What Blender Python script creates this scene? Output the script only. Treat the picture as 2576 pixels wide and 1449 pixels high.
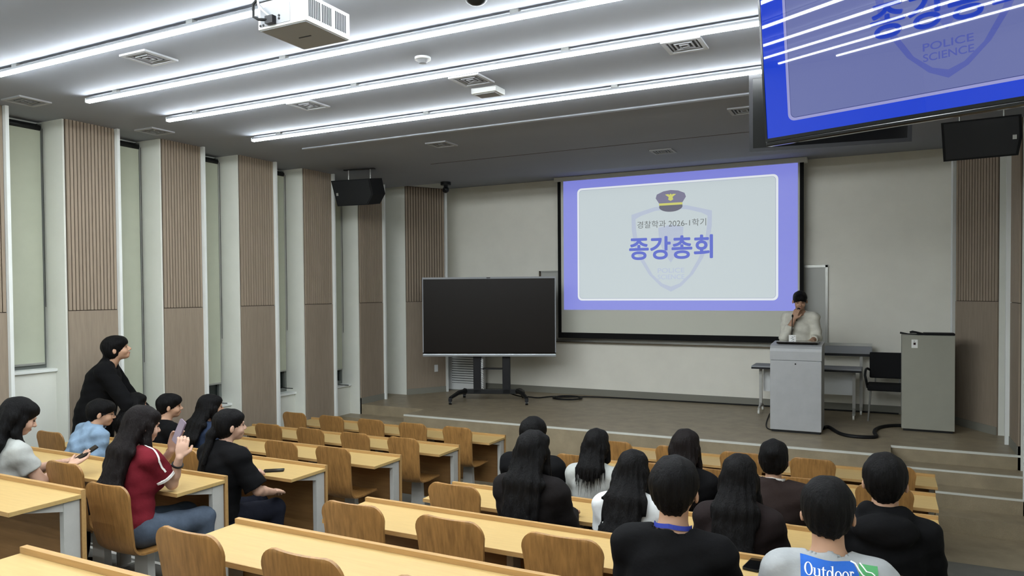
import bpy, bmesh, math, random
import numpy as np
from mathutils import Vector, Matrix
from mathutils.bvhtree import BVHTree

for _o in list(bpy.data.objects):
    bpy.data.objects.remove(_o)
SC = bpy.context.scene
COL = SC.collection
random.seed(7)

# ---------------------------------------------------------------- camera
CAM_Z = 2.423
YAW, PITCH, ROLL = 0.468834, -0.022222, -0.007417
_fw = Vector((-math.sin(YAW)*math.cos(PITCH), math.cos(YAW)*math.cos(PITCH), math.sin(PITCH)))
_rt0 = Vector((math.cos(YAW), math.sin(YAW), 0)); _up0 = _rt0.cross(_fw)
_rt = _rt0*math.cos(ROLL) + _up0*math.sin(ROLL)
_up = -_rt0*math.sin(ROLL) + _up0*math.cos(ROLL)
cam_data = bpy.data.cameras.new('camera')
cam_data.sensor_width = 36.0
cam_data.lens = 1844.9/2576*36.0
cam_data.shift_y = 50.25/2576
cam_data.clip_start = 0.05
cam = bpy.data.objects.new('camera', cam_data); COL.objects.link(cam)
_m = Matrix.Identity(4)
for _i in range(3):
    _m[_i][0] = _rt[_i]; _m[_i][1] = _up[_i]; _m[_i][2] = -_fw[_i]
_m[2][3] = CAM_Z
cam.matrix_world = _m
SC.camera = cam

# ---------------------------------------------------------------- world, exposure
world = bpy.data.worlds.new('world'); SC.world = world
world.use_nodes = True
world.node_tree.nodes['Background'].inputs[0].default_value = (0.5, 0.55, 0.6, 1)
world.node_tree.nodes['Background'].inputs[1].default_value = 0.05
SC.view_settings.view_transform = 'Standard'
SC.view_settings.look = 'None'
SC.view_settings.gamma = 1.0
SC.view_settings.use_curve_mapping = False
SC.view_settings.exposure = 0.28
STRIP_POWER = 52.0      # emission of the linear ceiling lamps

# ---------------------------------------------------------------- helpers
def srgb(r, g, b):
    f = lambda c: (c/255/12.92) if c <= 10.3 else ((c/255+0.055)/1.055)**2.4
    return (f(r), f(g), f(b))

MATS = {}
def mat(name, col, rough=0.6, metal=0.0, spec=0.3, noise=0.0, nscale=20.0, stretch=(1, 1, 1), bump=0.0, bscale=None,
        emit=None, estr=0.0, rand=0.0, coat=0.0, speck=0.0):
    m = bpy.data.materials.new(name); m.use_nodes = True
    nt = m.node_tree; N = nt.nodes; L = nt.links
    b = N['Principled BSDF']
    b.inputs['Base Color'].default_value = (*col, 1)
    b.inputs['Roughness'].default_value = rough
    b.inputs['Metallic'].default_value = metal
    b.inputs['Specular IOR Level'].default_value = spec
    if coat: b.inputs['Coat Weight'].default_value = coat
    if emit is not None:
        b.inputs['Emission Color'].default_value = (*emit, 1)
        b.inputs['Emission Strength'].default_value = estr
    if noise or bump or rand or speck:
        tc = N.new('ShaderNodeTexCoord'); mp = N.new('ShaderNodeMapping')
        mp.inputs['Scale'].default_value = stretch
        L.new(tc.outputs['Object'], mp.inputs['Vector'])
        src = mp.outputs['Vector']
        if rand:
            oi = N.new('ShaderNodeObjectInfo'); ad = N.new('ShaderNodeVectorMath'); ad.operation = 'ADD'
            sc = N.new('ShaderNodeMath'); sc.operation = 'MULTIPLY'; sc.inputs[1].default_value = 40.0
            L.new(oi.outputs['Random'], sc.inputs[0]); L.new(src, ad.inputs[0]); L.new(sc.outputs[0], ad.inputs[1])
            src = ad.outputs[0]
        nz = N.new('ShaderNodeTexNoise'); nz.inputs['Scale'].default_value = nscale
        nz.inputs['Detail'].default_value = 5.0; nz.inputs['Roughness'].default_value = 0.6
        L.new(src, nz.inputs['Vector'])
        if noise or rand or speck:
            cr = N.new('ShaderNodeValToRGB')
            lo = tuple(max(0, c*(1-noise)) for c in col); hi = tuple(min(1, c*(1+noise)) for c in col)
            cr.color_ramp.elements[0].position = 0.3; cr.color_ramp.elements[1].position = 0.7
            cr.color_ramp.elements[0].color = (*lo, 1); cr.color_ramp.elements[1].color = (*hi, 1)
            L.new(nz.outputs['Fac'], cr.inputs['Fac'])
            outc = cr.outputs['Color']
            if speck:
                vz = N.new('ShaderNodeTexNoise'); vz.inputs['Scale'].default_value = 260.0; vz.inputs['Detail'].default_value = 2.0
                L.new(tc.outputs['Object'], vz.inputs['Vector'])
                mx = N.new('ShaderNodeMix'); mx.data_type = 'RGBA'; mx.blend_type = 'OVERLAY'
                mx.inputs['Factor'].default_value = speck
                L.new(outc, mx.inputs['A']); L.new(vz.outputs['Fac'], mx.inputs['B'])
                outc = mx.outputs['Result']
            if rand:
                hv = N.new('ShaderNodeHueSaturation')
                mr = N.new('ShaderNodeMapRange'); mr.inputs['To Min'].default_value = 1-rand; mr.inputs['To Max'].default_value = 1+rand
                L.new(oi.outputs['Random'], mr.inputs['Value']); L.new(mr.outputs[0], hv.inputs['Value'])
                L.new(outc, hv.inputs['Color']); outc = hv.outputs['Color']
            L.new(outc, b.inputs['Base Color'])
        if bump:
            bp = N.new('ShaderNodeBump'); bp.inputs['Strength'].default_value = bump; bp.inputs['Distance'].default_value = 0.01
            if bscale:
                n2 = N.new('ShaderNodeTexNoise'); n2.inputs['Scale'].default_value = bscale; n2.inputs['Detail'].default_value = 3
                L.new(src, n2.inputs['Vector']); L.new(n2.outputs['Fac'], bp.inputs['Height'])
            else:
                L.new(nz.outputs['Fac'], bp.inputs['Height'])
            L.new(bp.outputs['Normal'], b.inputs['Normal'])
    MATS[name] = m
    return m

def obj(name, bm, m, parent=None, smooth=False):
    if isinstance(bm, bpy.types.Mesh):
        me = bm
    else:
        me = bpy.data.meshes.new(name); bm.to_mesh(me); bm.free()
    if m is not None and len(me.materials) == 0: me.materials.append(MATS[m] if isinstance(m, str) else m)
    if smooth: me.polygons.foreach_set('use_smooth', [True]*len(me.polygons))
    o = bpy.data.objects.new(name, me); COL.objects.link(o)
    if parent is not None: o.parent = parent
    return o

def tag(o, label=None, cat=None, group=None, kind=None):
    if label: o['label'] = label
    if cat: o['category'] = cat
    if group: o['group'] = group
    if kind: o['kind'] = kind
    return o

def root(name, loc, rz=0.0, label=None, cat=None, group=None):
    o = bpy.data.objects.new(name, None); COL.objects.link(o)
    o.empty_display_size = 0.1
    o.location = loc; o.rotation_euler = (0, 0, rz)
    return tag(o, label, cat, group)

def copy_tree(o, parent=None):
    c = o.copy(); COL.objects.link(c); c.parent = parent
    for ch in list(o.children):
        if ch.name in COL.objects: copy_tree(ch, c)
    return c

def B(): return bmesh.new()

def box(bm, x0, x1, y0, y1, z0, z1, bev=0.0, M=None):
    vs = [bm.verts.new((x, y, z)) for x in (x0, x1) for y in (y0, y1) for z in (z0, z1)]
    fs = [bm.faces.new([vs[i] for i in f]) for f in ((0, 1, 3, 2), (4, 6, 7, 5), (0, 4, 5, 1), (2, 3, 7, 6), (0, 2, 6, 4), (1, 5, 7, 3))]
    if bev:
        es = list({e for f in fs for e in f.edges})
        r = bmesh.ops.bevel(bm, geom=es, offset=bev, segments=2, affect='EDGES', profile=0.6)
        vs = list({v for f in r['faces'] for v in f.verts} | {v for v in vs if v.is_valid})
    if M is not None: bmesh.ops.transform(bm, matrix=M, verts=[v for v in vs if v.is_valid])
    return bm

def bxo(name, dims, m, parent=None, bev=0.0, M=None):
    return obj(name, box(B(), *dims, bev=bev, M=M), m, parent)

def tube(bm, pts, r, n=8, closed=False):
    pts = [Vector(p) for p in pts]; rings = []
    k = len(pts)
    for i, p in enumerate(pts):
        if closed: t = (pts[(i+1) % k]-pts[i-1])
        else: t = (pts[min(i+1, k-1)]-pts[max(i-1, 0)])
        t.normalize()
        a = t.orthogonal().normalized() if i == 0 else (prev - t*prev.dot(t)).normalized()
        prev = a; b = t.cross(a)
        rr = r[i] if isinstance(r, (list, tuple)) else r
        rings.append([bm.verts.new(p + a*(rr*math.cos(2*math.pi*j/n)) + b*(rr*math.sin(2*math.pi*j/n))) for j in range(n)])
    m = k if closed else k-1
    for i in range(m):
        A, Bq = rings[i], rings[(i+1) % k]
        for j in range(n): bm.faces.new((A[j], A[(j+1) % n], Bq[(j+1) % n], Bq[j]))
    if not closed:
        bm.faces.new(rings[0][::-1]); bm.faces.new(rings[-1])
    return bm

def cyl(bm, p0, p1, r0, r1=None, n=16):
    return tube(bm, [p0, p1], [r0, r0 if r1 is None else r1], n)

def ball(bm, c, r, nu=12, nv=8, R=None):
    r = (r, r, r) if not isinstance(r, (tuple, list)) else r
    mtx = Matrix.Translation(c) @ (R.to_4x4() if R is not None else Matrix.Identity(4)) @ Matrix.Diagonal((*r, 1))
    bmesh.ops.create_uvsphere(bm, u_segments=nu, v_segments=nv, radius=1.0, matrix=mtx)
    return bm

def prism(bm, poly, h, M=None):
    """extrude a 2-D polygon (x, y) from z=0 to z=h"""
    n = len(poly)
    a = [bm.verts.new((x, y, 0)) for x, y in poly]; b = [bm.verts.new((x, y, h)) for x, y in poly]
    bm.faces.new(a[::-1]); bm.faces.new(b)
    for i in range(n): bm.faces.new((a[i], a[(i+1) % n], b[(i+1) % n], b[i]))
    if M is not None: bmesh.ops.transform(bm, matrix=M, verts=a+b)
    return bm

def rrect(x0, x1, y0, y1, r, n=6):
    out = []
    for cx, cy, a0 in ((x1-r, y1-r, 0), (x0+r, y1-r, 90), (x0+r, y0+r, 180), (x1-r, y0+r, 270)):
        for i in range(n+1):
            a = math.radians(a0 + 90*i/n); out.append((cx+r*math.cos(a), cy+r*math.sin(a)))
    return out

def text_mesh(s, width=None, height=None, bold=0.0, extrude=0.0, shear=0.0):
    """outline of a string from the built-in font as a mesh, lower left at 0, fitted to width / height"""
    c = bpy.data.curves.new('txt', 'FONT'); c.body = s; c.size = 1.0; c.extrude = extrude; c.shear = shear
    o = bpy.data.objects.new('txt', c); COL.objects.link(o)
    me = bpy.data.meshes.new_from_object(o.evaluated_get(bpy.context.evaluated_depsgraph_get()))
    bpy.data.objects.remove(o); bpy.data.curves.remove(c)
    if bold:                                        # thicker strokes: shifted copies of the outline
        bm = bmesh.new()
        for q in range(8):
            n0 = len(bm.verts); bm.from_mesh(me); bm.verts.ensure_lookup_table()
            a = 2*math.pi*q/8; bmesh.ops.translate(bm, verts=bm.verts[n0:], vec=(bold*math.cos(a), bold*math.sin(a), 0.0))
        bm.to_mesh(me); bm.free()
    co = np.array([v.co[:] for v in me.vertices]); lo, hi = co.min(0), co.max(0)
    sx = width/(hi[0]-lo[0]) if width else None; sy = height/(hi[1]-lo[1]) if height else None
    sx = sx or sy; sy = sy or sx
    co[:, 0] = (co[:, 0]-lo[0])*sx; co[:, 1] = (co[:, 1]-lo[1])*sy
    me.vertices.foreach_set('co', co.astype(np.float32).ravel()); me.update()
    return me

def place_mesh(me, M):
    me.transform(M); return me

# ---------------------------------------------------------------- materials
mat('wall_paint', srgb(220, 221, 212), 0.75, noise=0.03, nscale=3, bump=0.05, bscale=60)
mat('front_paint', srgb(236, 233, 222), 0.75, noise=0.03, nscale=2.5, bump=0.05, bscale=60)
mat('fin_white', srgb(225, 228, 225), 0.5)
mat('panel_wood', srgb(145, 131, 115), 0.6, noise=0.10, nscale=6, stretch=(8, 8, 0.6), bump=0.04)
mat('panel_slat', srgb(152, 137, 120), 0.55, noise=0.09, nscale=6, stretch=(8, 8, 0.6), rand=0.04)
mat('groove_dark', srgb(84, 72, 62), 0.9)
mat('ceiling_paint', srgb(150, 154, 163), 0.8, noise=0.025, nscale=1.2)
mat('stage_floor', srgb(146, 133, 110), 0.42, noise=0.16, nscale=5, speck=0.35, spec=0.4)
mat('terrace_floor', srgb(98, 97, 92), 0.5, noise=0.12, nscale=6, speck=0.3)
mat('nosing_white', srgb(205, 205, 196), 0.5)
mat('baseboard', srgb(128, 126, 116), 0.6)
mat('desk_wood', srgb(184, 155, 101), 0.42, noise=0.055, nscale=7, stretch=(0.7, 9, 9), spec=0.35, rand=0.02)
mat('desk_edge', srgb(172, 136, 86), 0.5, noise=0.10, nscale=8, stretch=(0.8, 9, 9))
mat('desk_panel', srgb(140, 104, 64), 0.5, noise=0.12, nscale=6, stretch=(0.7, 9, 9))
mat('chair_wood', srgb(146, 107, 60), 0.4, noise=0.30, nscale=4, stretch=(13, 13, 0.9), spec=0.4, rand=0.07)
mat('steel_grey', srgb(178, 177, 172), 0.5, metal=0.0, noise=0.04, nscale=12)
mat('lectern_grey', srgb(172, 173, 174), 0.5, metal=0.1, noise=0.05, nscale=6)
mat('rack_grey', srgb(152, 151, 139), 0.55, noise=0.03, nscale=5)
mat('black_plastic', srgb(22, 23, 24), 0.45)
mat('black_matte', srgb(15, 15, 17), 0.8)
mat('black_gloss', srgb(8, 8, 9), 0.12, spec=0.5)
mat('tv_glass_dark', srgb(26, 21, 17), 0.4, spec=0.15)
mat('ceiling_trim', srgb(172, 174, 177), 0.6)
mat('dark_metal', srgb(40, 40, 42), 0.4, metal=0.5)
mat('silver', srgb(170, 175, 180), 0.3, metal=0.8)
mat('white_plastic', srgb(222, 224, 224), 0.45)
mat('grey_plastic', srgb(150, 152, 156), 0.5)
mat('vent_dark', srgb(70, 72, 76), 0.7)
mat('blind', srgb(180, 184, 166), 0.8, noise=0.03, nscale=4)
mat('window_dark', srgb(34, 40, 38), 0.08, spec=0.5)
mat('window_frame', srgb(120, 124, 120), 0.5, metal=0.3)
mat('whiteboard', srgb(182, 182, 176), 0.35)
mat('alu', srgb(170, 170, 165), 0.35, metal=0.6)
mat('bronze', srgb(95, 84, 70), 0.4, metal=0.5)
mat('screen_fabric', srgb(212, 212, 200), 0.9)
mat('screen_black', srgb(14, 14, 15), 0.85)
mat('cable_black', srgb(14, 14, 15), 0.6)
mat('cable_red', srgb(70, 20, 24), 0.6)
mat('rubber_white', srgb(225, 225, 218), 0.5)
mat('lamp_lit', (1, 1, 1), 0.5, emit=(0.91, 0.975, 1.0), estr=STRIP_POWER)
mat('lamp_off', srgb(170, 175, 182), 0.4)
mat('paper', srgb(235, 235, 232), 0.8)
mat('print_dark', srgb(60, 40, 42), 0.8)

# ================================================================= SETTING
RID = {0: 1.563, 1: 2.545, 2: 3.535, 3: 4.532, 4: 5.541, 5: 6.587, 6: 7.630}
RZ = {0: 1.514, 1: 1.341, 2: 1.190, 3: 1.049, 4: 0.927, 5: 0.820, 6: 0.739}
DESK_H = 0.75
FL = {k: max(0.0, RZ[k]-DESK_H) for k in RZ}
FL[6] = 0.0; FL[5] = 0.07
STAGE = 0.63; CEIL = 4.23; CEIL2 = 4.37
XW, XE, YF, YB = -7.5, 1.3, 11.85, -6.5
XMID = -3.1
ROWNAME = {6: 'front row', 5: 'second row', 4: 'third row', 3: 'fourth row', 2: 'fifth row', 1: 'sixth row', 0: 'seventh row'}

def struct(name, bm, m, parent=None, smooth=False):
    o = obj(name, bm, m, parent, smooth)
    if parent is None: tag(o, kind='structure')
    return o

# floor in front of the stage, terraces under the rows
bm = B(); box(bm, XW-0.5, XE+0.5, RID[6]-0.12, YF+0.3, -0.12, 0.0)
floor = struct('floor', bm, 'stage_floor')
tag(floor, 'brown speckled floor between the front row and the stage')
bm = B()
ys = {k: RID[k]+0.08 for k in RID}; ys[6] = RID[6]-0.12
for k in range(6, -1, -1):
    y0 = ys[k-1] if k > 0 else RID[0]-0.92
    box(bm, XW-0.5, XE+0.5, y0, ys[k], -0.12 if k > 3 else 0.05, FL[k])
box(bm, XW-0.5, XE+0.5, -0.4, RID[0]-0.92, 0.3, 0.93)
box(bm, XW-0.5, XE+0.5, -1.4, -0.4, 0.3, 1.10)
box(bm, XW-0.5, XE+0.5, YB, -1.4, 0.3, 1.26)
terr = struct('floor_terrace', bm, 'terrace_floor')
tag(terr, 'dark grey stepped floor rising under the desk rows')
for k in range(0, 5):
    bxo('step_edge', (XW, XE, ys[k]-0.035, ys[k]+0.001, FL[k]-0.012, FL[k]+0.003), 'steel_grey', terr)

# stage with recessed stairs at both ends
bm = B()
SX0, SX1 = -6.28, 0.08
box(bm, SX0, SX1, 8.85, YF+0.1, 0.0, STAGE)
box(bm, XW-0.4, SX0, 9.40, YF+0.1, 0.0, STAGE)
box(bm, SX1, XE+0.4, 9.40, YF+0.1, 0.0, STAGE)
stage = struct('stage_platform', bm, 'stage_floor')
tag(stage, 'raised brown stage platform with pale edge strip')
bxo('nosing', (SX0, SX1, 8.848, 8.875, STAGE-0.02, STAGE+0.004), 'nosing_white', stage)
for sx0, sx1 in ((XW-0.4, SX0), (SX1, XE+0.4)):
    if sx0 > -1: bxo('nosing', (sx0, sx1, 9.398, 9.425, STAGE-0.02, STAGE+0.004), 'nosing_white', stage)
    for q in range(1, 4):
        y1 = 9.40-0.33*(q-1); y0 = y1-0.33; z = STAGE-0.1575*q
        bxo('stair_tread', (sx0, sx1, y0, y1, 0.0, z), 'stage_floor', stage)
        if q < 3 and sx0 > -1: bxo('nosing', (sx0, sx1, y0-0.002, y0+0.022, z-0.015, z+0.004), 'nosing_white', stage)

# ceiling
bm = B(); box(bm, XW-0.6, XE+0.6, YB-0.2, 10.36, CEIL, CEIL+0.4)
ceiling = struct('ceiling', bm, 'ceiling_paint')
struct('ceiling_front', box(B(), XW-0.6, XE+0.6, 10.36, YF+0.3, CEIL2, CEIL2+0.3), 'ceiling_paint')
bxo('ceiling_joint', (-5.7, XE, 8.745, 8.757, CEIL-0.003, CEIL+0.01), 'groove_dark', ceiling)

# front and back wall
front = struct('wall_front', box(B(), XW-0.5, XE+0.5, YF, YF+0.2, 0.0, CEIL2+0.1), 'front_paint')
tag(front, 'pale front wall behind the projection screen')
struct('wall_back', box(B(), XW-0.5, XE+0.5, YB-0.2, YB, 0.0, CEIL+0.1), 'wall_paint')
bb = struct('baseboard_front', box(B(), -7.0, 0.82, YF-0.02, YF, STAGE, STAGE+0.11), 'baseboard')

# side walls: panels with slats, white fins, deep window recesses
PANELS = [(3.53, 4.08), (4.68, 5.22), (5.81, 6.35), (6.96, 7.55), (8.15, 8.74), (9.40, 10.0)]
JOINT = 2.26
DEPTH = 0.36
def wall_side(sgn):
    """sgn=-1 left wall at XW, +1 right wall; x measured inwards"""
    fx = (lambda d: XW + d) if sgn < 0 else (lambda d: XE - d)
    def bx(bm, d0, d1, y0, y1, z0, z1, **kw):
        a, b = sorted((fx(d0), fx(d1))); return box(bm, a, b, y0, y1, z0, z1, **kw)
    bm = B()
    top = CEIL2+0.05
    bx(bm, -0.6, -DEPTH-0.06, YB, YF, 0.0, top)                      # outer skin
    bx(bm, -DEPTH-0.06, -0.012, YB, PANELS[0][0]-0.6, 0.0, top)      # plain stretch behind the camera
    for i, (y0, y1) in enumerate(PANELS):
        bx(bm, -DEPTH-0.06, -0.012, y0, y1+0.03, 0.0, top)           # pier carrying a panel
    bx(bm, -DEPTH-0.06, 0.05, 10.6, YF, 0.0, top)
    w = struct('wall_left' if sgn < 0 else 'wall_right', bm, 'wall_paint')
    tag(w, 'white side wall with timber panels between tall window recesses' if sgn < 0 else 'white right side wall with timber panels')
    for i, (y0, y1) in enumerate(PANELS):
        bm = B(); bx(bm, -0.012, -0.004, y0, y1, 0.0, CEIL+0.06)
        p = obj('wood_panel', bm, 'groove_dark', w)
        bm = B(); bx(bm, -0.004, 0.012, y0, y1, 0.0, JOINT-0.004)
        obj('lower_board', bm, 'panel_wood', p)
        n = 14
        st = (y1-y0)/n
        bm = B(); bx(bm, -0.004, 0.012, 0.0, st-0.011, JOINT+0.004, CEIL+0.05)
        me = None
        for j in range(n):
            if me is None:
                o = obj('slat', bm, 'panel_slat', p); me = o.data
            else:
                o = obj('slat', me, None, p)
            o.location = (0, y0+0.0055+j*st, 0)
        bm = B(); bx(bm, -0.012, 0.055, y1, y1+0.032, 0.0, CEIL+0.06)
        obj('fin', bm, 'fin_white', w)
        if i < 5:
            bm = B(); bx(bm, -DEPTH-0.06, -0.012, PANELS[i+1][0]-0.02, PANELS[i+1][0]-0.002, 0.0, CEIL+0.05)
            obj('return_edge', bm, 'wall_paint', w)
    # angled corner panel
    A = Vector((fx(0.05), 10.6, 0)); C = Vector((fx(0.44), 11.25, 0))
    d = (C-A).normalized(); L = (C-A).length
    nrm = Vector((-d.y, d.x, 0)) if sgn > 0 else Vector((d.y, -d.x, 0))
    M = Matrix(((d.x, nrm.x, 0, A.x), (d.y, nrm.y, 0, A.y), (0, 0, 1, 0), (0, 0, 0, 1)))
    core = box(B(), 0, L, -0.5, -0.004, 0.0, top, M=M)
    bmesh.ops.recalc_face_normals(core, faces=core.faces[:])
    obj('corner_pier', core, 'wall_paint', w)
    p = bxo('wood_panel', (0, L, -0.004, 0.004, STAGE, CEIL+0.05), 'groove_dark', w, M=M)
    bxo('lower_board', (0, L, 0.004, 0.018, STAGE, JOINT-0.004), 'panel_wood', p, M=M)
    n = 15; st = L/n
    for j in range(n):
        bxo('slat', (j*st+0.008, (j+1)*st-0.008, 0.004, 0.018, JOINT+0.004, CEIL+0.04), 'panel_slat', p, M=M)
    bxo('fin', (L, L+0.035, -0.3, 0.06, STAGE, CEIL+0.06), 'fin_white', w, M=M)
    bxo('base_strip', (0, L, 0.018, 0.026, STAGE, STAGE+0.10), 'baseboard', p, M=M)
    if sgn < 0:
        bxo('outlet_plate', (L*0.70, L*0.70+0.07, 0.018, 0.03, 1.00, 1.125), 'white_plastic', p, bev=0.004, M=M)
    return w, fx
wall_left, fxl = wall_side(-1)
wall_right, fxr = wall_side(+1)
bb2 = struct('baseboard_left', box(B(), XW-0.02, XW+0.018, 9.40, 10.0, STAGE, STAGE+0.10), 'baseboard')
struct('baseboard_right', box(B(), XE-0.018, XE+0.02, 9.40, 10.0, STAGE, STAGE+0.10), 'baseboard')

# windows with roller blinds in the left recesses
WIN = [(4.112, 4.66, 1.66, 1.70), (5.252, 5.79, 0.98, 1.02), (6.382, 6.94, 0.98, 1.23), (7.582, 8.13, 0.98, 1.28), (8.772, 9.38, 0.95, 1.18)]
WNAME = ['the standing person in black', 'the second timber panel', 'the third timber panel', 'the fourth timber panel', 'the hanging loudspeaker']
BL = ['tall pale roller blind leftmost in the photo, reaching its white sill',
      'tall pale roller blind just right of the standing person in black',
      'pale roller blind in the third recess from the left, bottom bar above a cable',
      'pale roller blind in the fourth recess from the left, window showing below it',
      'narrow pale roller blind in the recess beside the hanging loudspeaker']
for i, (y0, y1, sill, bot) in enumerate(WIN):
    xg = XW-DEPTH-0.05
    w = struct('window_%d' % (i+1), box(B(), xg, xg+0.012, y0, y1, sill, CEIL-0.02), 'window_dark')
    tag(w, 'dark window pane behind the blind of recess %d counted from the left' % (i+1))
    for a, b in ((y0, y0+0.04), (y1-0.04, y1)):
        bxo('window_frame', (xg+0.012, xg+0.05, a, b, sill, CEIL-0.02), 'window_frame', w)
    bxo('window_frame', (xg+0.012, xg+0.05, y0+0.04, y1-0.04, sill, sill+0.05), 'window_frame', w)
    bxo('window_frame', (xg+0.012, xg+0.045, y0+0.04, y1-0.04, sill+0.32, sill+0.36), 'window_frame', w)
    bxo('sill_wall', (xg, XW-0.20, y0-0.02, y1+0.01, 0.0, sill-0.03), 'wall_paint', w)
    bxo('sill', (xg, XW-0.17, y0-0.02, y1+0.01, sill-0.03, sill), 'fin_white', w, bev=0.004)
    r = root('roller_blind', (XW-DEPTH+0.03, y0, bot), 0, BL[i], 'blind', 'roller blinds on the left wall')
    W = y1-y0-0.035
    bxo('fabric', (-0.003, 0.003, 0.0, W, 0.02, CEIL-bot-0.10), 'blind', r)
    bxo('bottom_bar', (-0.008, 0.008, 0.0, W, 0.0, 0.022), 'alu', r, bev=0.003)
    bm = cyl(B(), (-0.01, 0.0, CEIL-bot-0.07), (-0.01, W, CEIL-bot-0.07), 0.032, n=12)
    obj('roller_tube', bm, 'dark_metal', r, smooth=True)
    bm = tube(B(), [(0.03, W+0.005, CEIL-bot-0.08), (0.03, W+0.005, 0.6)], 0.003, 6)
    obj('cord', bm, 'cable_black', r)
    if i >= 2:
        bm = tube(B(), [(0.02, W*0.55, 0.0), (0.03, W*0.6, -0.15), (0.06, W*0.66, -0.21), (0.14, W*0.72, -0.225), (0.2, W*0.85, -0.235)], 0.006, 6)
        cabl = obj('window_cable', bm, 'cable_black'); cabl.location = r.location
        tag(cabl, ['', '', 'thin black cable on the window sill beside the long-haired person in navy', 'thin black cable on the window sill beside the fourth timber panel', 'thin black cable on the sill of the recess nearest the stage'][i], 'cable', 'cables on the window sills')

# ================================================================= CEILING FITTINGS
STRIPS = [(6.21, 'lit ceiling light strip nearest the stage, ending left above the third timber panel'),
          (5.09, 'second lit ceiling light strip from the stage, above the smoke detector side'),
          (4.25, 'third lit ceiling light strip from the stage, passing under the projector'),
          (3.41, 'fourth lit ceiling light strip from the stage, running behind the projector cables')]
for q, y in enumerate((2.30, 1.30, 0.2, -0.9, -2.0, -3.2)):
    STRIPS.append((y, 'lit ceiling light strip behind the camera, mirrored in the bright blue display'))
SX = (-6.46, 0.26)
strip0 = None
def make_strip(lit):
    r = root('light_strip', (0, 0, 0))
    zt = CEIL-0.024
    if not lit:
        bxo('housing', (SX[0], SX[1], -0.022, 0.022, CEIL-0.006, CEIL), 'grey_plastic', r)
        bxo('diffuser', (SX[0], SX[1], -0.026, 0.026, CEIL-0.016, CEIL-0.006), 'lamp_off', r)
        return r
    hs = bxo('housing', (SX[0], SX[1], -0.019, 0.019, zt-0.020, zt), 'grey_plastic', r)
    poly = [(-0.021, 0.0), (0.021, 0.0), (0.021, -0.012), (0.014, -0.019), (-0.014, -0.019), (-0.021, -0.012)]
    M = Matrix(((0, 0, 1, SX[0]), (1, 0, 0, 0), (0, 1, 0, zt-0.020), (0, 0, 0, 1)))
    bm = prism(B(), poly, SX[1]-SX[0], M); bmesh.ops.recalc_face_normals(bm, faces=bm.faces[:])
    obj('diffuser', bm, 'lamp_lit' if lit else 'lamp_off', r)
    for x in (SX[0], SX[1]):
        bxo('end_cap', (x-0.012, x, -0.021, 0.021, zt-0.039, zt), 'white_plastic', hs)
    for x in np.linspace(SX[0]+0.4, SX[1]-0.4, 4):
        bxo('bracket', (x-0.03, x+0.03, -0.02, 0.02, zt, CEIL), 'alu', hs)
    return r
lit0 = make_strip(True)
for i, (y, lab) in enumerate(STRIPS):
    s = lit0 if i == 0 else copy_tree(lit0)
    s.location = (0, y*1.0, 0)
    tag(s, lab, 'ceiling light', 'linear ceiling lights')
s = make_strip(False); s.location = (0, 7.03, 0.0)
s.name = 'unlit_light_strip'
tag(s, 'unlit pale ceiling light strip closest to the stage', 'ceiling light', 'linear ceiling lights')

def diffuser(loc, size, label, name='ceiling_vent'):
    r = root(name, loc, 0, label, 'vent', 'ceiling vents')
    h = size/2
    bm = B()
    for a in ((-h, h, -h, -h+0.03), (-h, h, h-0.03, h), (-h, -h+0.03, -h+0.03, h-0.03), (h-0.03, h, -h+0.03, h-0.03)):
        box(bm, *a, -0.014, 0.004)
    obj('frame', bm, 'ceiling_trim', r)
    bxo('backing', (-h+0.03, h-0.03, -h+0.03, h-0.03, -0.002, 0.004), 'vent_dark', r)
    for q in range(3):
        g = h-0.045-q*0.033
        bm = B()
        for a in ((-g, g, -g, -g+0.012), (-g, g, g-0.012, g), (-g, -g+0.012, -g+0.012, g-0.012), (g-0.012, g, -g+0.012, g-0.012)):
            box(bm, *a, -0.010-0.002*q, -0.002)
        obj('vent_blade', bm, 'grey_plastic', r)
    return r
for x, y, lab in ((-5.0, 3.78, 'square ceiling vent between the two light strips left of the projector'),
                  (-1.31, 5.43, 'square ceiling vent to the left of the big hanging display'),
                  (-3.13, 5.45, 'square ceiling vent directly beside the emergency lamp box'),
                  (-4.92, 5.43, 'square ceiling vent near the left end of the foremost lit strips'),
                  (-7.10, 4.08, 'dim square ceiling vent above the leftmost window recess'),
                  (-7.19, 5.49, 'dim square ceiling vent above the second timber panel'),
                  (-2.55, 9.40, 'square ceiling vent in front of the projection screen'),
                  (-1.25, 7.66, 'small ceiling vent half hidden by the dark hanging display'),
                  (-4.81, 7.63, 'faint ceiling vent past the unlit light strip')):
    diffuser((x, y, CEIL), 0.29, lab)

r = root('smoke_detector', (-3.17, 4.77, CEIL), 0, 'round white smoke detector on the ceiling', 'detector')
obj('detector_base', cyl(B(), (0, 0, -0.018), (0, 0, 0.002), 0.062, n=24), 'white_plastic', r)
obj('sensor_cap', cyl(B(), (0, 0, -0.045), (0, 0, -0.018), 0.028, 0.045, n=20), 'grey_plastic', r)
r = root('emergency_lamp', (-3.15, 5.78, CEIL), 0, 'shallow rectangular emergency lamp box beside a ceiling vent', 'lamp')
bxo('lamp_housing', (-0.125, 0.125, -0.09, 0.09, -0.05, 0.002), 'white_plastic', r, bev=0.008)
bxo('lens', (-0.10, 0.10, -0.065, 0.065, -0.056, -0.048), 'grey_plastic', r)
r = root('ceiling_sensor', (-2.22, 3.93, CEIL), 0, 'dark dome sensor at the upper edge of the photo', 'sensor')
obj('dome', ball(B(), (0, 0, -0.012), (0.075, 0.075, 0.05)), 'black_plastic', r, smooth=True)
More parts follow.
